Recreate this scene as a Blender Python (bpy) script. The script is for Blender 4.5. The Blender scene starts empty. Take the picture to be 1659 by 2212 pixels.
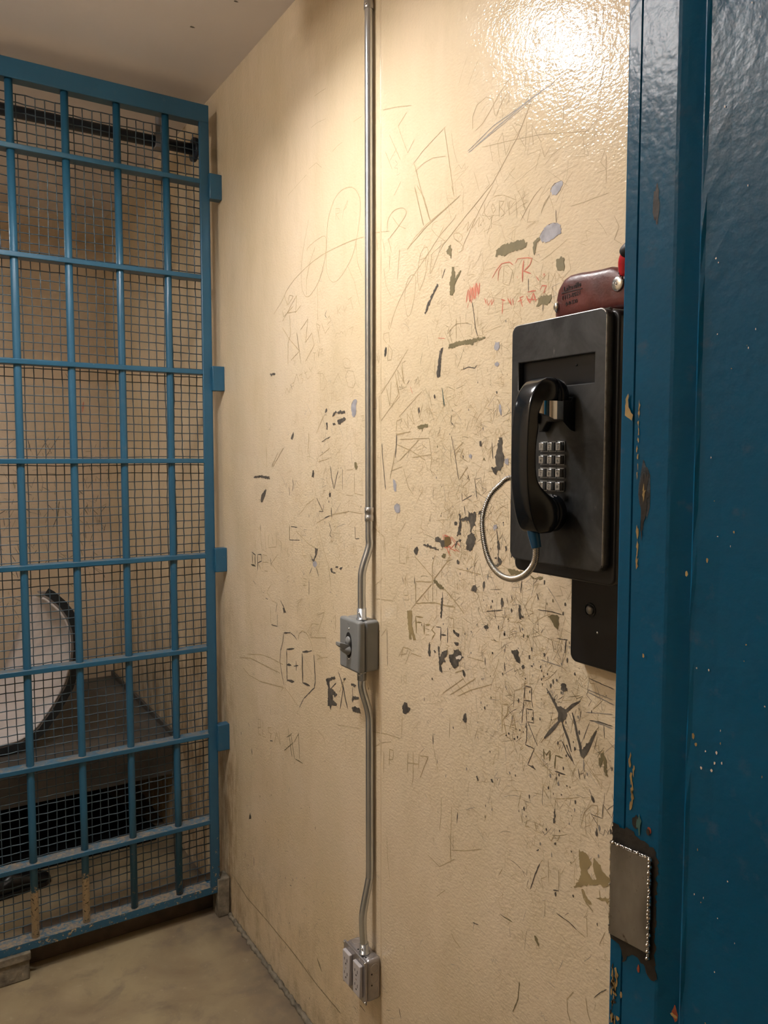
import bpy, bmesh, math, random
from mathutils import Vector, Matrix
SC = bpy.context.scene
COL = SC.collection
R = math.radians
random.seed(7)

LAMP, FILL, CELL_FILL, EXPO = 165, 105, 50, 0.36  # strengths of the main lamp and two added fill lamps, then exposure
LX, LY, RIM = .31, 1.57, 2.655
# ------------------------------------------------------------------ materials
class Mat:
    def __init__(s, name):
        s.m = bpy.data.materials.new(name); s.m.use_nodes = True
        s.nt = s.m.node_tree; s.nt.nodes.clear()
        s.out = s.nt.nodes.new('ShaderNodeOutputMaterial')
        s.b = s.nt.nodes.new('ShaderNodeBsdfPrincipled')
        s.nt.links.new(s.b.outputs[0], s.out.inputs[0])
        g = s.nt.nodes.new('ShaderNodeNewGeometry'); s.pos = g.outputs['Position']
        s.slots = {}
    def n(s, t, **k):
        x = s.nt.nodes.new(t)
        for a, b in k.items(): setattr(x, a, b)
        return x
    def l(s, a, b): s.nt.links.new(a, b)
    def set(s, **k):
        for a, b in k.items():
            i = s.b.inputs[{'base': 'Base Color', 'rough': 'Roughness', 'metal': 'Metallic', 'spec': 'Specular IOR Level', 'coat': 'Coat Weight', 'coatr': 'Coat Roughness', 'normal': 'Normal'}[a]]
            if hasattr(b, 'links'): s.l(b, i)
            elif isinstance(b, tuple): i.default_value = (*b, 1)
            else: i.default_value = b
        return s
    def vec(s, scale=(1, 1, 1)):
        mp = s.n('ShaderNodeMapping'); mp.inputs['Scale'].default_value = scale
        s.l(s.pos, mp.inputs['Vector']); return mp.outputs[0]
    def noise(s, scale, detail=3, rough=.5, stretch=None, dist=0):
        x = s.n('ShaderNodeTexNoise'); x.inputs['Scale'].default_value = scale
        x.inputs['Detail'].default_value = detail; x.inputs['Roughness'].default_value = rough
        x.inputs['Distortion'].default_value = dist
        s.l(s.vec(stretch) if stretch else s.pos, x.inputs['Vector']); return x.outputs[0]
    def ramp(s, f, a, b, va=0., vb=1.):
        x = s.n('ShaderNodeMapRange'); x.inputs[1].default_value = a; x.inputs[2].default_value = b
        x.inputs[3].default_value = va; x.inputs[4].default_value = vb; s.l(f, x.inputs[0]); return x.outputs[0]
    def math(s, op, a, b):
        x = s.n('ShaderNodeMath', operation=op)
        for i, v in enumerate((a, b)):
            if hasattr(v, 'links'): s.l(v, x.inputs[i])
            else: x.inputs[i].default_value = v
        return x.outputs[0]
    def mix(s, f, a, b):
        x = s.n('ShaderNodeMix', data_type='RGBA')
        for i, v in ((0, f), (6, a), (7, b)):
            if hasattr(v, 'links'): s.l(v, x.inputs[i])
            elif isinstance(v, tuple): x.inputs[i].default_value = (*v, 1)
            else: x.inputs[i].default_value = v
        return x.outputs[2]
    def z(s, axis=2):
        x = s.n('ShaderNodeSeparateXYZ'); s.l(s.pos, x.inputs[0]); return x.outputs[axis]
    def bump(s, h, strength, dist, prev=None):
        x = s.n('ShaderNodeBump'); x.inputs['Strength'].default_value = strength; x.inputs['Distance'].default_value = dist
        s.l(h, x.inputs['Height'])
        if prev is not None: s.l(prev, x.inputs['Normal'])
        return x.outputs[0]

M = {}
def simple(name, base, rough=.5, metal=0, spec=.5, bumps=None, var=.12, vs=30):
    m = Mat(name)
    f = m.noise(vs, 4)
    d = tuple(c * (1 - var) for c in base); u = tuple(min(1, c * (1 + var)) for c in base)
    m.set(base=m.mix(m.ramp(f, .3, .7), d, u), rough=rough, metal=metal, spec=spec)
    if bumps:
        m.set(normal=m.bump(m.noise(bumps[0], 2), bumps[1], bumps[2]))
    M[name] = m.m
    return m

def wall_paint(name, base, grime=1., gloss=.2):
    m = Mat(name)
    c = m.mix(m.ramp(m.noise(1.7, 4, .6), .35, .7), base, (base[0] * .93, base[1] * .90, base[2] * .82))
    c = m.mix(m.math('MULTIPLY', m.ramp(m.noise(9, 5, .7, stretch=(1, 1, .35)), .5, .75), .22 * grime), c, (.42, .31, .16))
    # rubbed dirt close to the floor and around the handled zone
    zz = m.z()
    low = m.ramp(zz, .42, .02); patch = m.ramp(m.noise(14, 6, .75, stretch=(1, 1, .5)), .47, .66)
    c = m.mix(m.math('MULTIPLY', m.math('MULTIPLY', low, patch), .5 * grime), c, (.17, .12, .065))
    c = m.mix(m.math('MULTIPLY', m.ramp(m.noise(4, 4, .6, stretch=(1, 1, .4)), .40, .62), .30 * grime), c, (.60, .50, .31))
    if grime >= 1:
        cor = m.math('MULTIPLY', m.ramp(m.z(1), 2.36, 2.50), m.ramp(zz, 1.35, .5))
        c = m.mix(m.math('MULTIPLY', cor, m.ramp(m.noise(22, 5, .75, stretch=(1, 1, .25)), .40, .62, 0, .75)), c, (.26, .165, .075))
    b = m.bump(m.noise(170, 2, .5, stretch=(1, .8, 1.2)), .5, .0016)
    b = m.bump(m.noise(60, 2, .5, stretch=(1, 1, .7)), .22, .0035, b)
    m.set(base=c, rough=m.ramp(m.noise(25, 3), .3, .7, gloss, gloss + .08), spec=.5, normal=b)
    M[name] = m.m
wall_paint('cream_paint', (.77, .64, .465), 1., .10)
wall_paint('cell_paint', (.82, .665, .50), .8, .35)
m = Mat('ceiling_paint')
m.set(base=m.mix(m.ramp(m.noise(2.2, 4), .3, .7), (.90, .84, .83), (.84, .78, .76)), rough=.38, normal=m.bump(m.noise(60, 2), .15, .002)); M['ceiling_paint'] = m.m
m = Mat('concrete')
c = m.mix(m.ramp(m.noise(3.1, 7, .62, dist=.6), .34, .68), (.33, .265, .155), (.205, .15, .092))
c = m.mix(m.ramp(m.noise(7.5, 6, .65, dist=.4), .52, .75), c, (.16, .125, .09))
c = m.mix(m.ramp(m.noise(45, 5, .7), .60, .8), c, (.40, .33, .22))
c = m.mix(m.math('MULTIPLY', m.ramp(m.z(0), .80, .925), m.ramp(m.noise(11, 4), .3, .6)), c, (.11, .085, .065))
m.set(base=c, rough=m.ramp(m.noise(12, 4), .3, .7, .35, .6), normal=m.bump(m.noise(90, 4), .2, .001)); M['concrete'] = m.m

def blue_paint(name, base, low_chip, bumps, rough, chip=.69, spec=.55):
    m = Mat(name)
    c = m.mix(m.ramp(m.noise(6, 4), .3, .7), base, tuple(x * .8 for x in base))
    c = m.mix(m.ramp(m.noise(38, 5, .6), .60, .78), c, tuple(min(1, x * .7 + .035) for x in base))
    n1 = m.noise(55, 6, .75)
    if low_chip:
        low = m.ramp(m.z(), .42, .11, 0, .13)
        n1 = m.math('ADD', n1, low)
    mask = m.ramp(n1, chip, chip + .03)
    tan = m.mix(m.ramp(m.noise(140, 3), .42, .58), (.05, .035, .022), (.50, .38, .22))
    c = m.mix(mask, c, tan)
    b = m.bump(m.noise(bumps[0], 2), bumps[1], bumps[2])
    b = m.bump(n1, .12, .001, b)
    m.set(base=c, rough=rough, spec=spec, normal=b)
    M[name] = m.m
blue_paint('blue_bar_paint', (.018, .100, .180), True, (110, .15, .001), .33)
m = Mat('worn_bar_foot')      # bar ends with the blue rubbed off to tan
edge = m.math('ADD', m.z(), m.math('MULTIPLY', m.noise(60, 5, .7), -.10))
tan = m.mix(m.ramp(m.noise(110, 5, .75), .55, .60), (.62, .50, .33), (.03, .025, .02))
m.set(base=m.mix(m.ramp(edge, .215, .209), (.018, .100, .180), tan), rough=.4, normal=m.bump(m.noise(110, 3), .3, .001)); M['worn_bar_foot'] = m.m
blue_paint('blue_door_paint', (.0006, .090, .195), False, (120, .26, .0016), .25, .735, .22)
m = Mat('dusty_blue')   # dust and wear lying on the flat rails
c = m.mix(m.ramp(m.noise(30, 5, .7), .42, .62), (.03, .11, .18), (.15, .14, .125))
lowz = m.ramp(m.z(), 1.0, .1, 0., .20)
c = m.mix(m.ramp(m.math('ADD', m.noise(70, 5, .75), lowz), .62, .76), c, (.26, .205, .14))
m.set(base=c, rough=.6, normal=m.bump(m.noise(80, 4), .3, .001)); M['dusty_blue'] = m.m
simple('wire_steel', (.055, .085, .105), .42, .35, .5, None, .3, 60)
simple('scratch', (.42, .32, .175), .6)
simple('scratch_light', (.48, .365, .21), .55)
simple('scratch_grey', (.27, .245, .21), .5)
simple('bare_dark', (.10, .088, .072), .42, .0, .5, (90, .4, .001), .4, 80)
simple('olive_primer', (.20, .165, .085), .5, 0, .5, (90, .3, .001))
simple('tan_primer', (.33, .25, .12), .5)
simple('brown_primer', (.185, .125, .05), .5)
simple('patch_grey', (.36, .35, .37), .45, 0, .5, (120, .3, .001), .2, 60)
simple('red_ink', (.60, .19, .12), .5)
simple('red_ink_pale', (.70, .30, .20), .5)
simple('rust_red', (.30, .06, .025), .5)
simple('teal_speck', (.05, .13, .12), .5)
simple('bright_chip', (.75, .66, .55), .35)
m = Mat('galvanized'); m.set(base=m.mix(m.ramp(m.noise(60, 4, stretch=(1, 1, .15)), .35, .65), (.56, .59, .62), (.64, .67, .70)), metal=.9, rough=m.ramp(m.noise(40, 3), .3, .7, .19, .25)); M['galvanized'] = m.m
simple('cast_metal', (.50, .49, .48), .38, .85, .5, (120, .2, .001), .1)
simple('screw_metal', (.75, .74, .72), .2, 1.)
simple('grey_plastic', (.215, .22, .215), .38, 0, .5, (200, .12, .0006), .06)
simple('dark_hole', (.01, .009, .008), .7)
simple('receptacle_plastic', (.50, .47, .47), .4, 0, .5, None, .04)
simple('box_steel', (.40, .375, .37), .36, .75, .5, (100, .2, .001), .1)
m = Mat('phone_plate')
c = m.mix(m.ramp(m.noise(9, 5, .7, dist=.5), .42, .68), (.011, .012, .013), (.052, .054, .053))
c = m.mix(m.ramp(m.noise(60, 5, .75, stretch=(1, 1, .3)), .66, .76), c, (.16, .155, .145))
m.set(base=c, rough=m.ramp(m.noise(20, 4), .3, .7, .34, .5), spec=.5, normal=m.bump(m.noise(140, 3), .1, .0006)); M['phone_plate'] = m.m
simple('worn_edge', (.34, .33, .31), .3, .8, .5, None, .35, 120)
simple('phone_body', (.006, .006, .0065), .38, 0, .5, (160, .12, .0006), .3)
simple('handset_plastic', (.006, .008, .011), .14, 0, .55, None, .2, 12)
simple('recess_black', (.004, .0045, .006), .28)
simple('chrome', (.82, .82, .80), .07, 1.)
simple('key_metal', (.50, .50, .49), .26, .8, .5, None, .15, 90)
simple('bezel_metal', (.36, .36, .35), .28, .7)
simple('ink_black', (.01, .01, .01), .5)
simple('blue_sleeve', (.006, .07, .16), .28)
simple('armor_steel', (.50, .48, .45), .24, 1., .5, None, .1)
m = Mat('red_leather'); m.set(base=m.mix(m.ramp(m.noise(40, 5), .35, .7), (.070, .012, .009), (.125, .024, .018)), rough=m.ramp(m.noise(60, 3), .3, .7, .30, .45), spec=.55, normal=m.bump(m.noise(220, 4), .3, .001)); M['red_leather'] = m.m
simple('leather_emboss', (.012, .006, .005), .55)
simple('red_plastic', (.42, .010, .018), .18)
simple('black_rubber', (.015, .015, .017), .45)
m = Mat('mattress_cover')
w = m.n('ShaderNodeTexWave', wave_type='BANDS', bands_direction='DIAGONAL'); w.inputs['Scale'].default_value = 9; w.inputs['Distortion'].default_value = .6
m.l(m.pos, w.inputs['Vector'])
m.set(base=m.mix(m.ramp(m.noise(8, 4), .3, .7), (.74, .69, .68), (.66, .61, .59)), rough=.65, normal=m.bump(w.outputs[0], .25, .006)); M['mattress_cover'] = m.m
simple('dark_vinyl', (.018, .022, .026), .35)
simple('grey_webbing', (.22, .19, .17), .7)
m = Mat('bunk_steel'); m.set(base=m.mix(m.ramp(m.noise(7, 6, .7, dist=.4), .38, .66), (.115, .10, .082), (.068, .066, .062)), rough=.5, metal=.1, normal=m.bump(m.noise(60, 4), .2, .001)); M['bunk_steel'] = m.m
simple('navy_pipe', (.016, .026, .045), .45)
simple('hanger_steel', (.20, .19, .19), .5)
simple('sill_paint', (.075, .052, .033), .6, 0, .5, None, .3, 20)
simple('dirty_block', (.17, .145, .105), .75, 0, .4, (70, .7, .004), .5, 35)
simple('slab_black', (.006, .006, .006), .9, 0, .1)
simple('black_shoe', (.010, .010, .011), .3)
m = Mat('bare_steel')
c = m.mix(m.ramp(m.noise(28, 4, stretch=(1, 1, .5)), .35, .65), (.20, .19, .175), (.34, .33, .31))
c = m.mix(m.ramp(m.noise(70, 5, .7), .60, .72), c, (.07, .05, .035))
m.set(base=c, metal=.8, rough=.36, normal=m.bump(m.noise(35, 3), .3, .002)); M['bare_steel'] = m.m
simple('weld_metal', (.60, .56, .50), .2, 1., .5, (260, .6, .001), .4, 150)
simple('scorched', (.016, .013, .010), .6, 0, .5, (140, .5, .001), .5, 60)
simple('ochre_chip', (.34, .235, .085), .6, 0, .5, None, .25, 90)
simple('door_blister', (.02, .035, .05), .4, 0, .5, (150, .8, .002), .5, 90)
simple('lamp_housing', (.55, .55, .53), .5)
m = Mat('lamp_lens'); m.set(base=(.9, .9, .9)); m.b.inputs['Emission Color'].default_value = (1, .965, .95, 1); m.b.inputs['Emission Strength'].default_value = LAMP; M['lamp_lens'] = m.m
m = Mat('fill_lens'); m.set(base=(.9, .9, .9)); m.b.inputs['Emission Color'].default_value = (1, .94, .90, 1); m.b.inputs['Emission Strength'].default_value = FILL; M['fill_lens'] = m.m  # glow of the added jar-shaped fill lamp

m = Mat('cell_fill_lens'); m.set(base=(.9, .9, .9)); m.b.inputs['Emission Color'].default_value = (1, .95, .92, 1); m.b.inputs['Emission Strength'].default_value = CELL_FILL; M['cell_fill_lens'] = m.m  # glow of the fill lamp added inside the cell

# ------------------------------------------------------------------ mesh builder
class MB:
    def __init__(s): s.v = []; s.f = []; s.mi = []; s.sm = []
    def add(s, vs, fs, mi=0, smooth=False):
        o = len(s.v); s.v += [tuple(v) for v in vs]
        for f in fs: s.f.append([o + i for i in f]); s.mi.append(mi); s.sm.append(smooth)
        return s
    def box(s, a, b, mi=0):
        (x0, y0, z0), (x1, y1, z1) = a, b
        return s.add([(x0, y0, z0), (x1, y0, z0), (x1, y1, z0), (x0, y1, z0), (x0, y0, z1), (x1, y0, z1), (x1, y1, z1), (x0, y1, z1)],
                     [(0, 3, 2, 1), (4, 5, 6, 7), (0, 1, 5, 4), (1, 2, 6, 5), (2, 3, 7, 6), (3, 0, 4, 7)], mi)
    def prism(s, poly, axis, a, b, mi=0, smooth=False, cap=True):
        n = len(poly)
        def P(u, w, t): return {'x': (t, u, w), 'y': (u, t, w), 'z': (u, w, t)}[axis]
        vs = [P(u, w, a) for u, w in poly] + [P(u, w, b) for u, w in poly]
        s.add(vs, [(i, (i + 1) % n, n + (i + 1) % n, n + i) for i in range(n)], mi, smooth)
        if cap: s.add(vs, [tuple(range(n))[::-1], tuple(range(n, 2 * n))], mi)
        return s
    def tube(s, pts, r, n=10, mi=0, caps=True, smooth=True):
        pts = [Vector(p) for p in pts]; k = len(pts)
        rs = r if isinstance(r, (list, tuple)) else [r] * k
        ref = None; vs = []
        for i, p in enumerate(pts):
            t = (pts[min(i + 1, k - 1)] - pts[max(i - 1, 0)]).normalized()
            if ref is None:
                ref = t.cross(Vector((0, 0, 1)) if abs(t.z) < .9 else Vector((1, 0, 0))).normalized()
            u = (ref - t * ref.dot(t)).normalized(); w = t.cross(u); ref = u
            vs += [p + (u * math.cos(a) + w * math.sin(a)) * rs[i] for a in [2 * math.pi * j / n for j in range(n)]]
        fs = [(i * n + j, i * n + (j + 1) % n, (i + 1) * n + (j + 1) % n, (i + 1) * n + j) for i in range(k - 1) for j in range(n)]
        s.add(vs, fs, mi, smooth)
        if caps: s.add(vs[:n], [tuple(range(n))[::-1]], mi); s.add(vs[-n:], [tuple(range(n))], mi)
        return s
    def cyl(s, c, axis, h, r, n=24, mi=0, r2=None):
        a = Vector(c); d = Vector({'x': (1, 0, 0), 'y': (0, 1, 0), 'z': (0, 0, 1)}[axis])
        return s.tube([a, a + d * h], [r, r if r2 is None else r2], n, mi)
    def dome(s, c, axis, r, h, n=20, mi=0, sign=-1):
        c = Vector(c); d = Vector({'x': (1, 0, 0), 'y': (0, 1, 0), 'z': (0, 0, 1)}[axis]) * sign
        pts = []; rs = []
        for i in range(7):
            a = i / 6 * math.pi / 2; pts.append(c + d * (h * math.sin(a))); rs.append(max(r * math.cos(a), 1e-5))
        return s.tube(pts, rs, n, mi)
    def loft(s, rings, mi=0, smooth=True, caps=True):
        n = len(rings[0]); vs = [v for r_ in rings for v in r_]
        s.add(vs, [(i * n + j, i * n + (j + 1) % n, (i + 1) * n + (j + 1) % n, (i + 1) * n + j) for i in range(len(rings) - 1) for j in range(n)], mi, smooth)
        if caps: s.add(rings[0], [tuple(range(n))[::-1]], mi, smooth); s.add(rings[-1], [tuple(range(n))], mi, smooth)
        return s
    def build(s, name, mats, parent=None, bevel=0, seg=2, recalc=True, auto=None):
        if isinstance(mats, str): mats = [mats]
        me = bpy.data.meshes.new(name)
        me.from_pydata(s.v, [], s.f)
        for m_ in mats: me.materials.append(M[m_])
        me.polygons.foreach_set('material_index', s.mi); me.polygons.foreach_set('use_smooth', s.sm)
        if recalc or bevel:
            bm = bmesh.new(); bm.from_mesh(me)
            bmesh.ops.remove_doubles(bm, verts=bm.verts, dist=1e-6)
            if recalc: bmesh.ops.recalc_face_normals(bm, faces=bm.faces)
            if bevel:
                es = [e for e in bm.edges if len(e.link_faces) == 2 and e.calc_face_angle(0) > .6]
                r_ = bmesh.ops.bevel(bm, geom=es, offset=bevel, segments=seg, affect='EDGES', profile=.5, clamp_overlap=True, material=(len(mats) - 1 if auto else -1))
                for f in r_['faces']: f.smooth = True
            bm.to_mesh(me); bm.free()
        me.update()
        o = bpy.data.objects.new(name, me); COL.objects.link(o)
        if parent: o.parent = parent
        return o
def tag(o, label=None, cat=None, group=None, kind=None):
    for k, v in (('label', label), ('category', cat), ('group', group), ('kind', kind)):
        if v: o[k] = v
    return o
def thing(name, label, cat, loc=(0, 0, 0), group=None):
    o = bpy.data.objects.new(name, None); COL.objects.link(o); o.empty_display_size = .02
    o.location = loc
    return tag(o, label, cat, group)
def put(parent):                      # keep world-built children in place under an empty at the thing's base
    off = parent.location
    for c in parent.children: c.matrix_parent_inverse = Matrix.Translation(-off)
    return parent
def rrect(y0, z0, y1, z1, r, n=6):
    p = []
    for cx, cy, a0 in ((y1 - r, z1 - r, 0), (y0 + r, z1 - r, 90), (y0 + r, z0 + r, 180), (y1 - r, z0 + r, 270)):
        for i in range(n + 1):
            a = R(a0 + 90 * i / n); p.append((cx + r * math.cos(a), cy + r * math.sin(a)))
    return p
def smooth_path(pts, per=8):
    P = [Vector(p) for p in pts]; out = []
    for i in range(len(P) - 1):
        p0 = P[max(i - 1, 0)]; p1 = P[i]; p2 = P[i + 1]; p3 = P[min(i + 2, len(P) - 1)]
        for k in range(per):
            t = k / per
            out.append(.5 * ((2 * p1) + (p2 - p0) * t + (2 * p0 - 5 * p1 + 4 * p2 - p3) * t * t + (3 * p1 - p0 - 3 * p2 + p3) * t ** 3))
    out.append(P[-1]); return out
def text_geo(txt, size, ext=.0002, res=2):
    cu = bpy.data.curves.new('t', 'FONT'); cu.body = txt; cu.size = size; cu.extrude = ext; cu.align_x = 'CENTER'; cu.align_y = 'CENTER'; cu.resolution_u = res
    ob = bpy.data.objects.new('t', cu); COL.objects.link(ob)
    bpy.context.view_layer.update()
    me = bpy.data.meshes.new_from_object(ob.evaluated_get(bpy.context.evaluated_depsgraph_get()))
    vs = [v.co.copy() for v in me.vertices]; fs = [tuple(p.vertices) for p in me.polygons]
    bpy.data.objects.remove(ob); bpy.data.curves.remove(cu); bpy.data.meshes.remove(me)
    return vs, fs

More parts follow.
